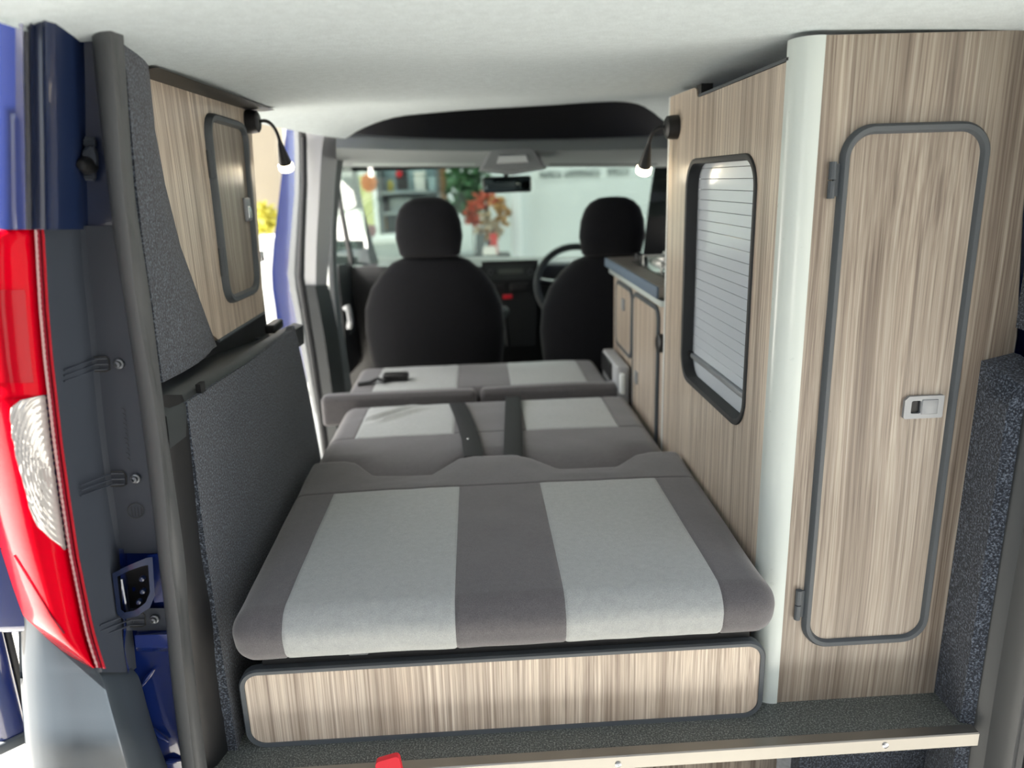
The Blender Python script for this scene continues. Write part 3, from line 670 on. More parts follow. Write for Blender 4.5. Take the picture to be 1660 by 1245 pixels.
# rear panel
YP = 1.187
outer = [(.536, 0), (.848, 0), (.850, .62)]+[(.850+.028*(1-math.cos(a)), .62+.030*math.sin(a)) for a in [math.pi/2*k/5 for k in range(1, 6)]]+[(.888, .652)]+[(.888+.018*math.sin(a), .652+.022*(1-math.cos(a))) for a in [math.pi/2*k/4 for k in range(1, 5)]]+[(.906, .70), (.885, .9), (.872, 1.176), (.536, 1.176)]
part('rear_panel', MB().plate(outer, [], FY(YP), .018), WOOD3, cb, ang=30)
part('rear_panel_edging', MB().tube([Vector((u, YP+.004, v)) for u, v in outer[1:-1]], .0035, 8), GREYT, cb, ang=50)
dp = part('door', MB().plate(rrect(.583, .806, .130, 1.040, .042), [], FY(YP-.004), .012), WOOD3, cb, 'locker door with wavy wood grain', ang=30)
part('door_trim', MB().sweep(rrect(.582, .806, .129, 1.040, .043, 10), [(-.008, .002), (-.008, -.004), (-.004, -.011), (.003, -.012), (.007, -.007), (.008, .002)], FY(YP)), GREYT, dp, 'dark grey rubber trim')
for z0, z1 in ((.937, .993), (.183, .243)):
    h = MB().tube([Vector((.563, YP-.005, z0)), Vector((.563, YP-.005, (z0+z1)/2-.001))], .0058, 10)
    h.tube([Vector((.563, YP-.005, (z0+z1)/2+.001)), Vector((.563, YP-.005, z1))], .0058, 10); h.box(.566, .578, YP-.004, YP+.002, z0+.003, z1-.003)
    part('hinge', h, GREYT, dp)
lt = part('latch', MB().plate([(.719, .568), (.722, .565), (.786, .565), (.7875, .567), (.7875, .6035), (.786, .605), (.726, .605), (.719, .598)], [rrect(.731, .748, .574, .597, .003, 3)], FY(YP-.010), .008), SILVER, dp, 'silver push latch')
part('finger_well', MB().box(.729, .75, YP-.005, YP-.0035, .572, .599), BLACKP, dp)
part('latch_flap', MB().box(.749, .777, YP-.0115, YP-.007, .5725, .5985, .001), SILVER, dp)
# shutter
sf = part('shutter_frame', MB().sweep(rrect(1.333, 1.769, .501, 1.011, .060, 10), [(.004, -.001), (.003, -.004), (-.002, -.005), (-.007, -.003), (-.008, .024), (.004, .024)], FX(XW)), RUBBER, cb, 'black rubber surround of the shutter', ang=50)
pitch = .0228; zz = .56; n_ = 0
msh = None
while zz < 1.012:
    mb = MB(); zt = min(zz+pitch, 1.016)
    mb.loft([[Vector((x, 1.325, z)), Vector((x, 1.775, z))] for x, z in ((.530, zz), (.5234, zz+.0001), (.52305, zz+.0006), (.5230, (zz+zt)/2), (.52305, zt-.0013), (.5234, zt-.0008), (.530, zt-.0007))])
    part('slat', mb, SLATM, sf, smooth=False); zz += pitch; n_ += 1
part('handle_bar', MB().box(.515, .53, 1.325, 1.775, .548, .559, .002), SILVER, sf)
part('lower_slat', MB().box(.524, .53, 1.325, 1.775, .495, .545), SLATM, sf)
part('bar_end', MB().box(.512, .53, 1.752, 1.766, .545, .562), BLACKP, sf)
part('shutter_backing', MB().box(.534, .54, 1.32, 1.78, .49, 1.02), BLACKP, sf, smooth=False)

# ================================================================== kitchen unit beyond the cabinet
kt = thing('kitchen_cabinet', 'pale wood-grain kitchen cabinet beyond the tall cabinet', 'cabinet', (.72, 2.32, 0))
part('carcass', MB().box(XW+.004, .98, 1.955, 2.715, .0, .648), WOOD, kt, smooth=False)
part('rail', MB().box(XW-.012, XW+.004, 1.955, 2.735, .640, .656, .003), POSTM, kt, 'white rail under the worktop')
def kdoor(u0, u1, v0, v1, latch):
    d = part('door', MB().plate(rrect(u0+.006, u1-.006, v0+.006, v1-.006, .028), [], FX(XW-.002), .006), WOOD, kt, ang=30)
    part('door_trim', MB().sweep(rrect(u0, u1, v0, v1, .034), BEAD(.014, .007), FX(XW+.002)), GREYT, d)
    part('latch', MB().box(XW-.008, XW, latch[0]-.018, latch[0]+.018, latch[1]-.02, latch[1]+.02, .003), SILVER, d)
    return d
kdoor(2.02, 2.345, .10, .622, (2.28, .36)); kdoor(2.375, 2.64, .40, .622, (2.5, .56))
part('socket', MB().lathe([(.026, .004), (.026, -.008), (.02, -.012), (.01, -.012)], Vector((XW, 1.983, .535)), (1, 0, 0), 20), BLACKP, kt)
wt = solo('worktop', MB().box(XW-.018, .98, 1.955, 2.755, .664, .696, .006), mat('worktop_laminate', rgb(118, 112, 104), .4), 'grey-brown worktop with blue-grey edging on the kitchen cabinet', 'worktop')
part('edging', MB().box(XW-.024, XW-.016, 1.955, 2.758, .663, .695, .003), mat('blue_grey_edge', rgb(92, 108, 126), .5), wt)
hb = thing('hob', 'steel two-burner gas hob set in the worktop', 'hob', (.72, 2.25, .696))
part('tray', MB().box(.535, .92, 2.06, 2.56, .6965, .702, .003), mat('dark_glass', rgb(70, 70, 68), .15), hb)
STEEL = mat('bright_steel', rgb(222, 222, 218), .35, .5)
for y in (2.20, 2.44):
    part('burner', MB().lathe([(.06, 0), (.06, .008), (.045, .014), (.045, .02), (.02, .022)], (.64, y, .702), (0, 0, 1), 20), STEEL, hb)
    pn = MB()
    for a in range(4):
        q = a*math.pi/2; pn.tube([Vector((.64+.09*math.cos(q), y+.09*math.sin(q), .702)), Vector((.64+.09*math.cos(q), y+.09*math.sin(q), .728)), Vector((.64+.02*math.cos(q), y+.02*math.sin(q), .728))], .004, 6)
    part('pan_support', pn, STEEL, hb)
for y in (2.60, 2.67):
    part('knob', MB().lathe([(.016, 0), (.014, .018), (.01, .02)], (.585, y, .696), (0, 0, 1), 14), BLACKP, hb)
bx = thing('seat_bracket', 'light grey plastic bracket box between the farthest cushion and the kitchen cabinet', 'bracket', (.475, 2.6, .28))
part('case', MB().box(.452, .496, 2.38, 2.66, .24, .372, .008), LIGHTP, bx)
part('end_cap', MB().box(.446, .456, 2.46, 2.655, .30, .362, .006), BLACKP, bx)
part('lever', MB().box(.462, .478, 2.36, 2.385, .28, .35, .004), WHITEP, bx)

# ================================================================== left wooden locker
ll = thing('side_locker', 'wood-grain locker panel with framed door on the left wall', 'locker', (-.56, 1.7, .67))
XL = -.55
outer = [(1.30, 1.178), (1.28, .95), (1.36, .85), (1.47, .73), (1.575, .672), (1.925, .672), (2.02, 1.186)]
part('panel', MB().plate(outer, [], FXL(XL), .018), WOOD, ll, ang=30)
part('top_edge', MB().tube([Vector((XL+.002, 1.3, 1.181)), Vector((XL+.002, 2.02, 1.189))], .004, 6), GREYT, ll)
part('roof_felt', MB().loft([[Vector((XL+.002, y, 1.168)), Vector((XL+.03, y, 1.168)), Vector((-.492, y, 1.171))] for y in (1.3, 1.6, 1.85, 2.03)]), BLACKP, ll, 'black felt strip between locker and headliner')
part('bottom_edge', MB().tube([Vector((XL, 1.57, .672)), Vector((XL, 1.925, .672))], .004, 6), GREYT, ll)
part('far_edge', MB().loft([[Vector((XL+.001, 1.925, .672)), Vector((XL-.019, 1.925, .672))], [Vector((XL+.001, 1.93, .672)), Vector((XL-.019, 1.93, .672))]]), POSTM, ll)
def dloop(d, n=8):
    # leaning rounded frame, u = y, v = z
    c = [(1.660+d, 1.132-d, 1), (1.642+d, .742+d, 2), (1.872-d, .738+d, 3), (1.925-d, 1.128-d, 0)]
    pts = []
    r = .05-d
    for i in range(4):
        p = Vector(c[i][:2]); a = Vector(c[i-1][:2]); b = Vector(c[(i+1) % 4][:2])
        u1 = (a-p).normalized(); u2 = (b-p).normalized()
        for k in range(n+1):
            t = k/n; pts.append(tuple(((1-t)**2)*(p+u1*r)+2*t*(1-t)*p+t*t*(p+u2*r)))
    return pts
d = part('door', MB().plate(dloop(.010), [], FXL(XL+.004), .01), WOOD3, ll, ang=30)
def fxo(u, v, h): return Vector((XL-h, u, v))
lp_ = dloop(.002); area = sum(lp_[i-1][0]*lp_[i][1]-lp_[i][0]*lp_[i-1][1] for i in range(len(lp_)))
if area < 0: lp_ = lp_[::-1]
part('door_trim', MB().sweep(lp_, [(-.010, .002), (-.010, -.005), (-.005, -.013), (.004, -.014), (.008, -.008), (.009, .002)], fxo), GREYT, d)
for z0, z1 in ((1.005, 1.06), (.80, .86)):
    part('hinge', MB().tube([Vector((XL+.006, 1.637+.045*(z0-.74), z0)), Vector((XL+.006, 1.637+.045*(z1-.74), z1))], .007, 10), GREYT, d)
part('latch', MB().box(XL+.003, XL+.011, 1.845, 1.885, .905, .960, .003), SILVER, d)
part('latch_flap', MB().box(XL+.010, XL+.014, 1.853, 1.877, .912, .94, .002), CHROME, d)
part('side_catch', MB().box(XL-.005, XL+.006, 1.945, 1.965, .80, .825, .003), CHROME, ll)

# ================================================================== gooseneck lamps
def bez(p, n=14):
    p = [Vector(q) for q in p]; out = []
    for i in range(n+1):
        t = i/n; q = p
        while len(q) > 1: q = [a.lerp(b, t) for a, b in zip(q, q[1:])]
        out.append(q[0])
    return out
def lamp(label, base, axis, ctrl, tip, watts):
    L_ = thing('reading_lamp', label, 'lamp', tuple(base), 'gooseneck reading lamps')
    ax = Vector(axis)
    part('base', MB().lathe([(.028, 0), (.028, .012), (.026, .026), (.020, .030), (.008, .031)], base, ax, 24), BLACKP, L_)
    path = bez([base+ax*.03]+ctrl+[tip]); part('gooseneck', MB().tube(path, .0045, 10), BLACKP, L_)
    t = (path[-1]-path[-2]).normalized()
    part('shade', MB().lathe([(.0045, 0), (.007, .01), (.016, .058), (.0165, .064), (.013, .064)], tip, t, 20), BLACKP, L_)
    part('light_ring', MB().lathe([(.016, .063), (.0195, .066), (.0195, .078), (.017, .082), (.004, .082)], tip, t, 20), LAMPL, L_)
    pd = bpy.data.lights.new('reading_lamp_light', 'POINT'); pd.energy = watts; pd.color = (1, .88, .7); pd.shadow_soft_size = .015
    po = bpy.data.objects.new('reading_lamp_light', pd); COL.objects.link(po); po.location = tip+t*.10
lamp('black gooseneck lamp fixed to the left wooden locker', Vector((XL, 1.975, 1.140)), (1, 0, 0), [hy(440, 190, 2.0), hy(450, 215, 2.02)], hy(453, 228, 2.03), .07)
lamp('black gooseneck lamp fixed to the tall cabinet side', Vector((XW, 1.872, 1.092)), (-1, 0, 0), [hy(1062, 202, 1.88), hy(1054, 220, 1.89)], hy(1052, 232, 1.90), .07)

# ================================================================== sliding door opening, B pillar, cab
pl = [(405, 158, -.60), (440, 174, -.60), (470, 190, -.60), (487, 205, -.605), (492, 222, -.61), (493, 300, -.615), (489, 400, -.62), (488, 450, -.62), (497, 510, -.615), (506, 565, -.605), (517, 640, -.59), (526, 710, -.58), (533, 770, -.575)]
solo('door_seal', MB().tube(bez_pts := [hx(a, b, c) for a, b, c in pl], .012, 8), RUBBER, 'black rubber seal around the sliding door opening on the left', 'seal')
bp = thing('trim_b_pillar', 'light grey upper and dark grey lower trim of the left pillar behind the front seat', None, tuple(hy(530, 740, 2.9)), kind=S)
def strip(pairs, ya, yb): return MB().loft(resamp([[hy(a, py, ya), hy((a+b)/2, py, ya-.01), hy(b, py, yb)] for py, a, b in pairs], 14))
part('upper_trim', strip([(150, 470, 610), (185, 480, 600), (215, 492, 562), (250, 494, 548), (330, 494, 540), (400, 492, 534), (468, 493, 530)], 2.93, 3.02), LIGHTP, bp)
part('lower_trim', strip([(462, 488, 532), (520, 498, 545), (600, 511, 556), (680, 522, 566), (770, 532, 580)], 2.925, 3.02), PLAST, bp)
part('grey_edge', strip([(205, 476, 491), (300, 478, 492), (400, 470, 488), (450, 467, 487), (500, 477, 494), (560, 487, 504), (640, 502, 515), (700, 511, 524), (770, 518, 532)], 2.93, 2.95), mat('mid_grey_edge', rgb(140, 144, 146), .5), bp)
part('painted_edge', strip([(200, 464, 479), (260, 459, 479), (340, 450, 477), (440, 440, 470), (500, 446, 480), (560, 455, 491), (620, 472, 502)], 3.0, 2.96), BLUE, bp)
# left front door and a-pillar
fd = thing('door_2', 'dark inside of the left front door beyond the passenger seat', None, (-.62, 3.4, 0), kind=S)
part('lower_card', MB().loft([[hx(px, py, -.60) for px, py in ((548, 430), (575, 425), (598, 415))], [hx(px, py, -.60)+Vector((0, 0, -.5)) for px, py in ((548, 430), (575, 425), (598, 415))]]), BLACKP, fd)
part('rear_frame', strip([(225, 540, 562), (300, 534, 552), (420, 532, 546), (560, 540, 560), (740, 560, 590)], 3.05, 3.1), mat('frame_grey', rgb(92, 96, 98), .6), fd)
part('a_pillar', strip([(225, 548, 575), (262, 552, 574), (330, 566, 588), (400, 580, 606), (430, 590, 616)], 3.7, 3.72), mat('pillar_grey', rgb(120, 130, 128), .6), fd)
part('window_bar', strip([(250, 538, 546), (330, 548, 556), (430, 566, 576)], 3.4, 3.41), BLACKP, fd)
part('window_pane', MB().loft([[hy(538, 235, 3.45), hy(575, 235, 3.6)], [hy(545, 430, 3.45), hy(600, 430, 3.6)]]), SIDEG, fd)
part('door_speaker', MB().lathe([(.07, 0), (.06, .012), (.01, .012)], hx(566, 520, -.6), (1, 0, 0), 18), PLAST, fd)
part('grab_handle', MB().tube([hx(560, 500, -.57), hx(564, 495, -.55), hx(568, 520, -.55), hx(566, 530, -.57)], .012, 8), SILVER, fd)
rdz = thing('door_3', 'dark inside of the right front door', None, (1.0, 3.4, 0), kind=S)
part('door_card', MB().loft([[Vector((1.0, 2.8, -.2)), Vector((1.0, 3.9, -.2))], [Vector((1.0, 2.8, .66)), Vector((1.0, 3.9, .62))]]), BLACKP, rdz)
part('a_pillar', strip([(225, 1068, 1100), (300, 1056, 1100), (360, 1048, 1090), (430, 1040, 1090)], 3.72, 3.7), BLACKP, rdz)
# windscreen and surround
solo('window_1', MB().loft([[hy(px, 262+.00008*(px-830)**2, 3.40) for px in range(540, 1101, 40)], [hy(px, 425, 4.05) for px in range(540, 1101, 40)]]), PANE, 'green tinted windscreen glass', kind=S)
# ---- dashboard
da = thing('dashboard', 'black dashboard below the windscreen', 'dashboard', (.2, 3.8, 0))
D = lambda px, py, y: hy(px, py, y)
pxs = list(range(540, 1101, 35))
part('top_pad', MB().loft([[D(px, 416, 4.02) for px in pxs], [D(px, 420-3*math.cos((px-930)/60) if 860 < px < 1010 else 420, 3.75) for px in pxs], [D(px, 432, 3.66) for px in pxs], [D(px, 470, 3.62) for px in pxs], [D(px, 560, 3.70) for px in pxs], [D(px, 640, 3.8) for px in pxs]]), BLACKP, da, ang=50)
rad = part('centre_stack', MB().loft([[D(a, b, y) for a, b in ((780, 424), (872, 421), (868, 560), (800, 563))] for y in (3.66, 3.54)], True, True), mat('stack_black', rgb(30, 33, 34), .4), da, ang=30)
part('radio', MB().loft([[D(a, b, y) for a, b in ((786, 430), (866, 428), (864, 452), (788, 455))] for y in (3.545, 3.53)], True, True), mat('radio_black', rgb(44, 50, 50), .3), rad)
part('display', MB().loft([[D(a, b, y) for a, b in ((808, 436), (848, 435), (848, 443), (808, 444))] for y in (3.532, 3.526)], True, True), mat('display_grey', rgb(76, 84, 78), .3), rad)
for a in (796, 860): part('dial', MB().lathe([(.016, 0), (.013, -.014)], D(a, 441, 3.53), (0, 1, 0), 14), PLAST, rad)
part('hazard_button', MB().box(*(lambda c: (c.x-.022, c.x+.022, 3.52, 3.545, c.z-.010, c.z+.010))(D(823, 481, 3.53)), .003), REDP, rad)
for a in (803, 843): part('vent', MB().box(*(lambda c: (c.x-.045, c.x+.045, 3.525, 3.545, c.z-.02, c.z+.02))(D(a, 466, 3.53)), .005), BLACKP, rad)
gl = thing('gear_lever', 'black gear lever with grey knob between the front seats', 'gear lever', tuple(D(822, 560, 3.4)))
part('stick', MB().tube([D(824, 560, 3.4), D(818, 510, 3.38)], .011, 8), BLACKP, gl)
part('knob', MB().lathe([(.010, -.03), (.022, -.005), (.024, .012), (.012, .026)], D(817, 506, 3.38), (0, 0, 1), 14), mat('knob_grey', rgb(90, 98, 98), .3), gl)
# steering wheel
sw = thing('steering_wheel', 'black steering wheel half hidden by the driver seat', 'steering wheel', tuple(D(940, 520, 3.4)))
ctr = D(936, 462, 3.38); ax = Vector((0, -.9, .42)).normalized(); u = Vector((1, 0, 0)); v = ax.cross(u)
part('rim', MB().tube([ctr+u*.185*math.cos(t)+v*.185*math.sin(t) for t in [2*math.pi*k/40 for k in range(41)]], .0165, 10, caps=False), mat('wheel_rim', rgb(40, 46, 46), .5), sw)
part('hub', MB().lathe([(.075, .03), (.07, -.01), (.04, -.02)], ctr-ax*.03, -ax, 20), BLACKP, sw)
for q in (.15, math.pi-.15, 3*math.pi/2):
    part('spoke', MB().tube([ctr-ax*.03+(u*math.cos(q)+v*math.sin(q))*.06, ctr+(u*math.cos(q)+v*math.sin(q))*.18], [.02, .014], 8), BLACKP, sw)
# mirror and dome console
mr_ = thing('rear_view_mirror', 'black rear-view mirror hanging in front of the windscreen', 'mirror', tuple(D(822, 310, 3.3)))
c = D(822, 299, 3.3)
part('housing', MB().box(c.x-.105, c.x+.105, 3.285, 3.325, c.z-.034, c.z+.034, .012), BLACKP, mr_)
part('glass', MB().box(c.x-.098, c.x+.098, 3.281, 3.286, c.z-.027, c.z+.027, .002), mat('mirror_glass', rgb(60, 70, 72), .05, .9), mr_)
part('arm', MB().tube([D(820, 285, 3.33), D(820, 272, 3.36)], .010, 8), BLACKP, mr_)
dc = thing('dome_console', 'grey dome light console above the mirror', 'light console', tuple(D(830, 290, 3.2)))
part('cover', MB().loft([[D(a, b, 2.93) for a, b in ((775, 278), (792, 240), (868, 237), (886, 274), (830, 284))], [D(a, b, 2.83) for a, b in ((783, 272), (798, 243), (862, 241), (878, 269), (830, 277))]], True, True), mat('console_grey', rgb(118, 122, 124), .5), dc, ang=30)
part('lens', MB().loft([[D(a, b, 2.835) for a, b in ((804, 266), (808, 252), (854, 250), (858, 264))], [D(a, b, 2.82) for a, b in ((806, 264), (810, 254), (852, 252), (856, 262))]], True, True), mat('dome_lens', rgb(190, 196, 196), .3), dc)
for lab, a, b, m0 in (('light grey sun visor folded up above the passenger side', 572, 770, rgb(168, 178, 176)), ('dark grey sun visor folded up above the driver side', 890, 1066, rgb(70, 74, 75))):
    vz = thing('sun_visor', lab, 'sun visor', tuple(D((a+b)/2, 268, 3.2)), 'folded sun visors')
    part('flap', MB().loft([[D(px, 247, 3.0), D(px, 249, 2.985), D(px, 268, 3.27), D(px, 265, 3.28)] for px in (a, a+6, b-6, b)], True, True), mat('visor_%d' % a, m0, .7), vz)
    part('pivot', MB().tube([D(a+3, 252, 3.02), D(b-3, 252, 3.02)], .006, 8), LIGHTP, vz)

# ================================================================== front seats
def seat(label, cx, zoff):
    st = thing('front_seat', label, 'seat', (cx, 2.95, -.05), 'front seats')
    def ell(z, w_, d_, yc, n=28, e=2.6):
        r = []
        for k in range(n):
            a = 2*math.pi*k/n; ca, sa = math.cos(a), math.sin(a)
            r.append(Vector((cx+math.copysign(abs(ca)**(2/e), ca)*w_, yc+math.copysign(abs(sa)**(2/e), sa)*d_, z)))
        return r
    z = zoff
    part('backrest', MB().loft([ell(.05+z, .235, .09, 3.08), ell(.25+z, .268, .095, 3.03), ell(.40+z, .283, .095, 3.0), ell(.50+z, .275, .09, 2.985), ell(.58+z, .245, .085, 2.975), ell(.64+z, .20, .075, 2.965), ell(.685+z, .15, .06, 2.96), ell(.705+z, .10, .04, 2.96), ell(.71+z, .04, .02, 2.96)], True, True), SEATF, st, ang=70)
    part('headrest', MB().loft([ell(.705+z, .105, .03, 2.935), ell(.715+z, .118, .045, 2.935), ell(.78+z, .130, .052, 2.93), ell(.84+z, .124, .05, 2.925), ell(.885+z, .108, .045, 2.92), ell(.91+z, .085, .036, 2.92), ell(.925+z, .055, .022, 2.92), ell(.929+z, .02, .01, 2.92)], True, True), SEATF, st, ang=70)
    for s in (-.055, .055): part('headrest_post', MB().tube([Vector((cx+s, 2.94, .66+z)), Vector((cx+s, 2.935, .73+z))], .006, 8), CHROME, st)
    part('seat_base', MB().box(cx-.25, cx+.25, 3.05, 3.5, -.05+z, .13+z, .04), SEATF, st)
seat('black cloth front seat on the left, passenger side', -.176, .0)
seat('black cloth front seat on the right, behind the steering wheel', .535, -.02)
solo('trim_tunnel', MB().box(-.6, 1.0, 3.0, 3.9, -.2, -.05), BLACKP, 'black cab floor between the seats', kind=S, smooth=False)

# ================================================================== outside: ground, added awning and yard walls, shop ahead
solo('ground', MB().box(-40, 40, -20, 60, -.75, -.55), CONC, 'sunlit pale concrete ground around the van', kind=S, smooth=False)
def canvas(name, col):
    M = bpy.data.materials.new(name); M.use_nodes = True; n = M.node_tree; L = n.links
    out = n.nodes['Material Output']; n.nodes.remove(n.nodes['Principled BSDF'])
    wv = n.nodes.new('ShaderNodeTexNoise'); wv.inputs['Scale'].default_value = 120
    r = ramp(n, [(.3, tuple(c*.9 for c in col[:3])+(1,)), (.7, col)]); L.new(wv.outputs[0], r.inputs[0])
    d = n.nodes.new('ShaderNodeBsdfDiffuse'); t = n.nodes.new('ShaderNodeBsdfTranslucent'); mx = n.nodes.new('ShaderNodeMixShader'); mx.inputs[0].default_value = .6
    L.new(r.outputs[0], d.inputs[0]); L.new(r.outputs[0], t.inputs[0]); L.new(d.outputs[0], mx.inputs[1]); L.new(t.outputs[0], mx.inputs[2]); L.new(mx.outputs[0], out.inputs[0])
    MATS[name] = M; return M
aw = thing('added_awning', 'added white canvas awning that shades the sliding door and scatters light inside', 'awning', (-1.2, 2.6, 1.35))  # unseen awning, added to block sun at the door and diffuse it inside
part('canvas', MB().loft([[Vector((-.68, y, 1.44)), Vector((-1.2, y, 1.415)), Vector((-1.68, y, 1.37))] for y in (1.85, 2.6, 3.4)]), canvas('added_awning_canvas', rgb(240, 240, 238)), aw)
part('case', MB().tube([(-.69, 1.82, 1.44), (-.69, 3.43, 1.44)], .035, 10), LIGHTP, aw)
part('lead_rail', MB().tube([(-1.68, 1.83, 1.37), (-1.68, 3.42, 1.37)], .014, 8), ALU, aw)
for y in (1.88, 3.37): part('arm', MB().tube([(-.70, y, 1.41), (-1.66, y, 1.345)], .010, 8), ALU, aw)
solo('wall_added_rear', MB().box(-1.5, 9, -4.0, -3.6, -.55, 6.2), mat('added_wall_render', rgb(150, 148, 142), .9, bump=(30, .2, .003)), 'rendered building added out of view behind the camera to hold back sky light', kind=S, smooth=False)  # unseen block added to cut sky light reaching the rear opening
solo('wall_added_side', MB().box(-9, -3.4, -3.6, .70, -.55, 6.2), mat('added_wall_render', rgb(150, 148, 142), .9), 'rendered building wing added out of view left of the camera to shade the ground', kind=S, smooth=False)  # unseen wing added to keep sun off the ground behind the van
solo('wall_shop_back', MB().box(-4, 6, 9.4, 9.6, -.55, 4.2), WHITEP, 'pale back wall of the shop beyond the windscreen', kind=S, smooth=False)
solo('ceiling_shop', MB().box(-4.2, 6, 5.6, 9.6, 4.2, 4.4), WHITEP, 'white canopy roof over the shop display', kind=S, smooth=False)
wp = thing('display_wall', 'white display board with a line of dark lettering beyond the windscreen', 'board', (1.3, 7.5, -.55))
p0 = hy(843, 268, 7.5); p1 = hy(1100, 420, 7.5)
part('board', MB().box(p0.x, p1.x+.6, 7.5, 7.56, -.55, 1.6, .006), WHITEP, wp)
part('edge_post', MB().box(p0.x-.10, p0.x, 7.44, 7.56, -.55, 1.6, .01), mat('bright_white', rgb(250, 252, 252), .4), wp)
for word in ((875, 909), (916, 970), (985, 1018)):
    px = word[0]
    while px < word[1]:
        a = hy(px, 284-(px-875)*.045, 7.495); h = .028
        g = MB().box(a.x, a.x+.008, 7.492, 7.5, a.z-h, a.z+h)
        k = random.choice((0, 1, 2))
        if k != 1: g.box(a.x, a.x+.032, 7.492, 7.5, a.z+h-.009, a.z+h)
        if k != 0: g.box(a.x, a.x+.032, 7.492, 7.5, a.z-h, a.z-h+.009)
        if k != 2: g.box(a.x+.024, a.x+.032, 7.492, 7.5, a.z-h, a.z+h)
        part('letter', g, mat('letter_grey', rgb(110, 118, 118), .6), wp, smooth=False); px += 7.2
def hbox(name, label, cat, a, b, y, d, mt, bev=.01, foot=False):
    p = hy(a[0], a[1], y); q = hy(b[0], b[1], y)
    z0 = -.55 if foot else min(p.z, q.z)
    return solo(name, MB().box(min(p.x, q.x), max(p.x, q.x), y, y+d, z0, max(p.z, q.z), bev), mt, label, cat)
Y7 = 7.8
hb_ = thing('roll_up_banner', 'pale yellow standing banner left in the windscreen view', 'banner', (-1.05, Y7, -.55))
p = hy(574, 285, Y7); q = hy(607, 362, Y7)
part('sheet', MB().box(p.x, q.x, Y7, Y7+.012, -.50, p.z), mat('banner_yellow', rgb(224, 228, 160), .6), hb_, smooth=False)
part('foot', MB().box(p.x-.03, q.x+.03, Y7-.10, Y7+.12, -.55, -.48, .01), SILVER, hb_)
# shelf unit with goods
su = thing('shelving_unit', 'grey shelving unit behind the left headrest', 'shelves', (-.6, 8.4, -.55))
a = hy(612, 262, 8.4); b = hy(716, 400, 8.4)
for x in (a.x, b.x): part('upright', MB().box(x-.025, x+.025, 8.35, 8.75, -.55, a.z+.05), mat('steel_grey', rgb(96, 104, 108), .5), su, smooth=False)
for py in (312, 345, 378): 
    zc = hy(660, py, 8.4).z; part('shelf', MB().box(a.x, b.x, 8.36, 8.75, zc-.012, zc+.012), mat('steel_pale', rgb(150, 160, 164), .5), su, smooth=False)
part('back_panel', MB().box(a.x, b.x, 8.74, 8.76, -.55, a.z), mat('steel_blue', rgb(150, 172, 176), .6), su, smooth=False)
goods = [('dark picture frame on the top shelf with a red patch', (641, 276), (662, 308), rgb(34, 40, 44)), ('white storage box on the top shelf beside the dark picture', (671, 279), (690, 311), rgb(228, 230, 224)),
         ('pale blue storage box on the top shelf near the wooden post', (694, 288), (711, 310), rgb(176, 200, 204)), ('mustard jar on the top shelf left of the dark picture', (626, 293), (638, 311), rgb(190, 178, 70)),
         ('grey carton on the second shelf', (632, 322), (668, 344), rgb(150, 160, 162)), ('tall orange bottle on the lower shelf', (617, 346), (627, 376), rgb(190, 150, 72))]
for lab, u, v, c in goods:
    p = hy(u[0], u[1], 8.42); q = hy(v[0], v[1], 8.42); nm = lab.split(' on ')[0].replace('dark ', '').replace('white ', '').replace('pale blue ', '').replace('mustard ', '').replace('grey ', '').replace('tall orange ', '').replace(' ', '_')
    mt = mat('goods_'+nm+str(u[0]), c, .6)
    if nm in ('jar', 'bottle'):
        r = (q.x-p.x)/2; h = p.z-q.z
        solo(nm, MB().lathe([(r*.9, 0), (r, h*.1), (r, h*.7), (r*.6, h*.85), (r*.5, h), (.005, h)], ((p.x+q.x)/2, 8.5, q.z+.004), (0, 0, 1), 16), mt, lab, nm)
    else:
        rr_ = thing(nm, lab, 'picture' if 'picture' in nm else 'box', ((p.x+q.x)/2, 8.5, q.z))
        part('body', MB().box(p.x, q.x, 8.42, 8.42+(.05 if 'picture' in nm else .25), q.z+.002, p.z, .01), mt, rr_)
        if 'picture' in nm: part('red_patch', MB().lathe([(.035, .002), (.03, -.006), (.01, -.008)], hy(647, 282, 8.415), (0, 1, 0), 12), REDP, rr_)
        else: part('lid', MB().box(p.x-.006, q.x+.006, 8.415, 8.68, p.z-.03, p.z+.006, .006), mt, rr_)
p = hy(598, 296, 7.4)
ob = thing('lantern', 'orange paper lantern hanging beside the yellow banner', 'lantern', (p.x, 7.4, p.z-.1))
part('shade', MB().lathe([(.02, -.085), (.06, -.06), (.08, 0), (.06, .06), (.02, .085)], p, (0, 0, 1), 16), mat('orange_paper', rgb(216, 140, 96), .7), ob)
part('cord', MB().tube([p+Vector((0, 0, .08)), Vector((p.x, 7.4, 4.2))], .006, 6), BLACKP, ob)
p = hy(712, 270, 8.1); q = hy(730, 410, 8.1)
solo('wooden_post', MB().box(p.x, q.x, 8.1, 8.2, -.55, 4.2, .01), mat('brown_timber', rgb(128, 96, 62), .7, bump=(30, .3, .003)), 'brown timber post beside the green plant', 'post')
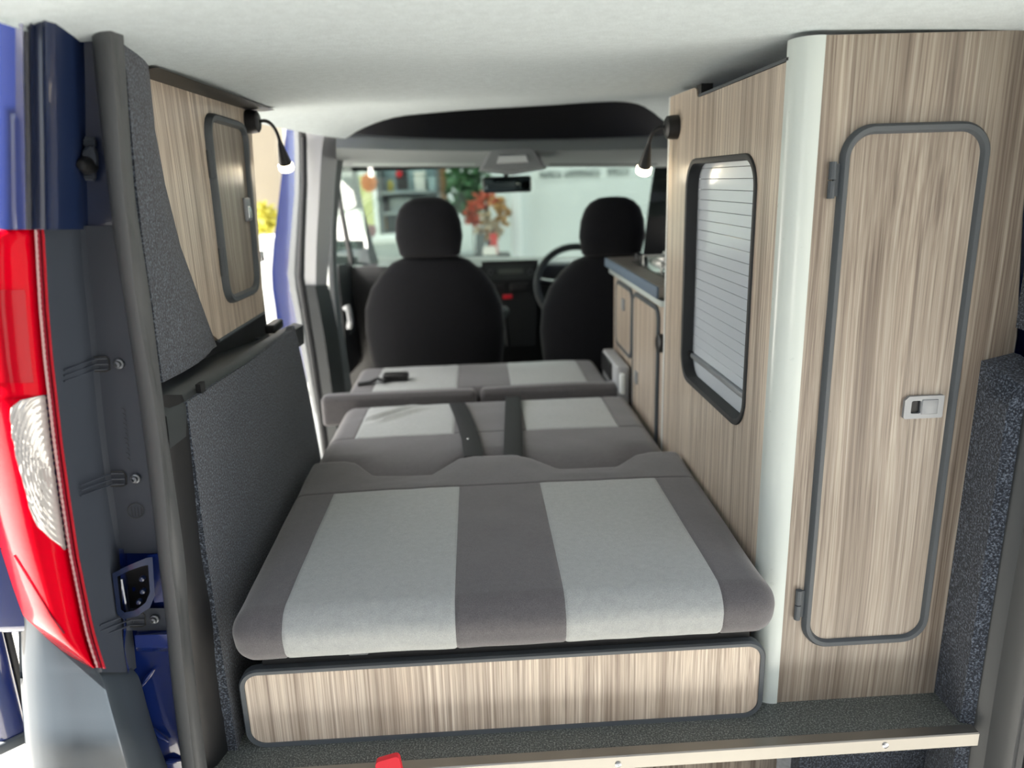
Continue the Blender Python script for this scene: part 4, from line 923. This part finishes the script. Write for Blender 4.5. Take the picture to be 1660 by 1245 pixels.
# white counter with goods
p = hy(592, 386, 7.2); q = hy(642, 420, 7.2)
ct = thing('counter', 'low white counter left of the passenger headrest', 'counter', ((p.x+q.x)/2, 7.3, -.55))
part('top', MB().box(p.x-.02, q.x+.35, 7.15, 7.65, p.z-.05, p.z, .01), WHITEP, ct)
part('front', MB().box(p.x, q.x+.33, 7.2, 7.6, -.55, p.z-.05), mat('counter_grey', rgb(176, 184, 184), .6), ct, smooth=False)
p = hy(586, 372, 7.3); solo('round_pot', MB().lathe([(.05, 0), (.075, .05), (.07, .1), (.05, .11)], (p.x+.06, 7.35, hy(592, 386, 7.2).z), (0, 0, 1), 16), mat('rose_pot', rgb(150, 110, 110), .6), 'small dusky pink pot on the white counter', 'pot')
# leafy plant (green) and autumn wreath
def leaves(n, cen, rad, size, rnd, flat=1.0):
    mb = MB()
    for i in range(n):
        while True:
            d = Vector((rnd.uniform(-1, 1), rnd.uniform(-1, 1), rnd.uniform(-1, 1)))
            if .3 < d.length < 1: break
        p = Vector(cen)+Vector((d.x*rad[0], d.y*rad[1], d.z*rad[2]))
        t = Vector((rnd.uniform(-1, 1), rnd.uniform(-1, 1), rnd.uniform(-1, .6))).normalized(); s = t.cross(Vector((rnd.uniform(-1, 1), rnd.uniform(-1, 1), .3))).normalized()
        l = size*rnd.uniform(.6, 1.2); nrm = t.cross(s)*l*.12
        mb.add([p, p+t*l*.5+s*l*.28+nrm, p+t*l, p+t*l*.5-s*l*.28+nrm, p+t*l*.5-nrm], [(0, 1, 4), (1, 2, 4), (2, 3, 4), (3, 0, 4)])
    return mb
rnd = random.Random(3)
p = hy(758, 300, 7.9)
gp = thing('potted_tree', 'leafy green tree in a pot behind the autumn wreath', 'plant', (p.x, 7.9, -.55))
f_ = part('foliage', leaves(420, p, (.20, .2, .32), .12, rnd), mat('leaf_green', rgb(58, 104, 62), .6), gp, smooth=False, weld=False); f_['kind'] = 'stuff'
part('trunk', MB().tube([Vector((p.x, 7.9, -.3)), Vector((p.x+.02, 7.9, .3)), Vector((p.x, 7.9, p.z))], [.03, .025, .015], 8), mat('bark', rgb(92, 74, 58), .8), gp)
part('pot', MB().lathe([(.13, 0), (.17, .28), (.18, .30), (.16, .30), (.15, .26), (.01, .26)], (p.x, 7.9, -.55), (0, 0, 1), 20), WHITEP, gp)
p = hy(790, 348, 7.42)
wr = thing('autumn_wreath', 'orange and golden autumn leaf wreath on a stand below the mirror', 'wreath', (p.x, 7.42, -.55))
ringm = MB(); ring2 = MB()
for k in range(150):
    t = rnd.uniform(0, 2*math.pi); c = p+Vector((.15*math.cos(t), rnd.uniform(-.04, .04), .17*math.sin(t)))
    tgt = ringm if (math.pi*.4 < t < math.pi*1.2) else ring2
    l_ = leaves(1, c, (.035, .03, .035), .10, rnd); tgt.add(l_.v, l_.f)
part('red_leaves', ringm, mat('leaf_red', rgb(196, 88, 58), .6), wr, smooth=False, weld=False)['kind'] = 'stuff'
part('golden_leaves', ring2, mat('leaf_gold', rgb(190, 146, 84), .6), wr, smooth=False, weld=False)['kind'] = 'stuff'
part('bow', leaves(26, p+Vector((.02, 0, -.12)), (.10, .04, .10), .12, rnd), mat('cream_ribbon', rgb(214, 196, 166), .6), wr, smooth=False, weld=False)
part('stand', MB().tube([Vector((p.x, 7.46, -.55)), Vector((p.x, 7.46, p.z+.1))], .02, 8), BLACKP, wr)
for nm, lab, a, b, c in (('gift_bag', 'white paper bag on the floor stand left of the wreath', (746, 366), (768, 408), rgb(226, 234, 230)), ('gift_bag', 'dark grey bag between the white bag and red bag', (770, 382), (788, 410), rgb(92, 98, 96)), ('gift_bag', 'red bag beside the white display board', (793, 380), (808, 404), rgb(214, 52, 44)), ('gift_bag', 'low white bag in front of the red bag', (782, 400), (806, 414), rgb(230, 222, 212))):
    yb = 6.965 if a[1] == 400 else 7.07; u = hy(a[0], a[1], 7.0); v = hy(b[0], b[1], 7.0); v.z = hy(775, 410, 7.0).z-.0215; g = thing(nm, lab, 'bag', ((u.x+v.x)/2, yb+.05, v.z), 'bags on the display table')
    part('body', MB().loft([[Vector((u.x, yb, v.z)), Vector((v.x, yb, v.z)), Vector((v.x, yb+.095, v.z)), Vector((u.x, yb+.095, v.z))], [Vector((u.x+.008, yb+.03, u.z)), Vector((v.x-.008, yb+.03, u.z)), Vector((v.x-.008, yb+.07, u.z)), Vector((u.x+.008, yb+.07, u.z))]], True, True), mat('bag_%d' % a[0], c, .6), g, ang=30)
    part('handle', MB().tube(bez([Vector((u.x*.7+v.x*.3, yb+.04, u.z)), Vector((u.x*.7+v.x*.3, yb+.04, u.z+.06)), Vector((u.x*.3+v.x*.7, yb+.04, u.z+.06)), Vector((u.x*.3+v.x*.7, yb+.04, u.z))], 8), .004, 6), BLACKP, g)
v = hy(775, 410, 7.0); 
dt = thing('display_table', 'dark display table carrying the bags', 'table', (v.x, 7.1, -.55))
part('top', MB().box(v.x-.25, v.x+.3, 6.95, 7.3, v.z-.06, v.z-.022, .006), BLACKP, dt)
for sx in (-.22, .27):
    for sy in (6.98, 7.27): part('leg', MB().box(v.x+sx-.02, v.x+sx+.02, sy-.02, sy+.02, -.55, v.z-.06), BLACKP, dt, smooth=False)
# things seen through the sliding door
p = hy(408, 160, 6.0); q = hy(447, 420, 6.0)
solo('pillar', MB().box(p.x-.9, q.x+.10, 6.0, 6.3, -.55, 4.2, .02), CREAM, 'cream square pillar seen through the sliding door', 'pillar')
p = hy(430, 360, 5.6); 
fl = thing('flower_bucket', 'yellow flowers in a white bucket seen through the sliding door', 'flowers', (p.x, 5.6, -.55))
part('blooms', leaves(160, p+Vector((0, 0, .02)), (.07, .1, .10), .08, rnd), mat('bloom_yellow', rgb(190, 182, 66), .7), fl, smooth=False, weld=False)['kind'] = 'stuff'
part('bucket', MB().lathe([(.10, 0), (.13, p.z+.55-.12), (.135, p.z+.55-.10), (.12, p.z+.55-.10), (.01, p.z+.55-.2)], (p.x, 5.6, -.55), (0, 0, 1), 18), WHITEP, fl)
# conifers mirrored in the paint
for i, (x, y, h) in enumerate(((-16, 15, 7.0), (-14.5, 16.5, 4.2), (-18, 17, 4.0))):
    t = thing('conifer', ['tall dark conifer far to the left of the van', 'shorter conifer right of the tall one', 'shorter conifer left of the tall one'][i], 'tree', (x, y, -.55), 'conifers mirrored in the blue paint')
    cm = MB()
    for k in range(9):
        z0 = .4+k*h/9.5; rr = (1-k/9.5)*h*.16
        cm.lathe([(rr, 0), (rr*.55, h/12), (rr*.25, h/7.5)], (x, y, -.55+z0), (0, 0, 1), 11)
    part('crown', cm, mat('conifer_green', rgb(40, 62, 48), .9, bump=(6, .8, .05)), t, weld=False)
    part('trunk', MB().tube([(x, y, -.55), (x, y, .5)], .14, 8), mat('bark', rgb(92, 74, 58), .8), t)
# unseen strip lamps added to brighten the shop display
for x in (-1.5, 1.5):
    c = thing('added_shop_light', 'added white strip light under the canopy on the %s' % ('left' if x < 0 else 'right'), 'light', (x, 7, 4.1), 'added canopy strip lights')
    part('case', MB().box(x-.7, x+.7, 6.9, 7.1, 4.12, 4.2, .01), WHITEP, c)
    part('tube', MB().tube([(x-.65, 7, 4.1), (x+.65, 7, 4.1)], .03, 10), mat('tube_glow', rgb(255, 250, 240), .4, emit=(1, .97, .92, 1), es=14), c)
    ad = bpy.data.lights.new('added_shop_light_area', 'AREA'); ad.shape = 'RECTANGLE'; ad.size = 1.3; ad.size_y = .2; ad.energy = 110
    ao = bpy.data.objects.new('added_shop_light_area', ad); COL.objects.link(ao); ao.location = (x, 7, 4.05)
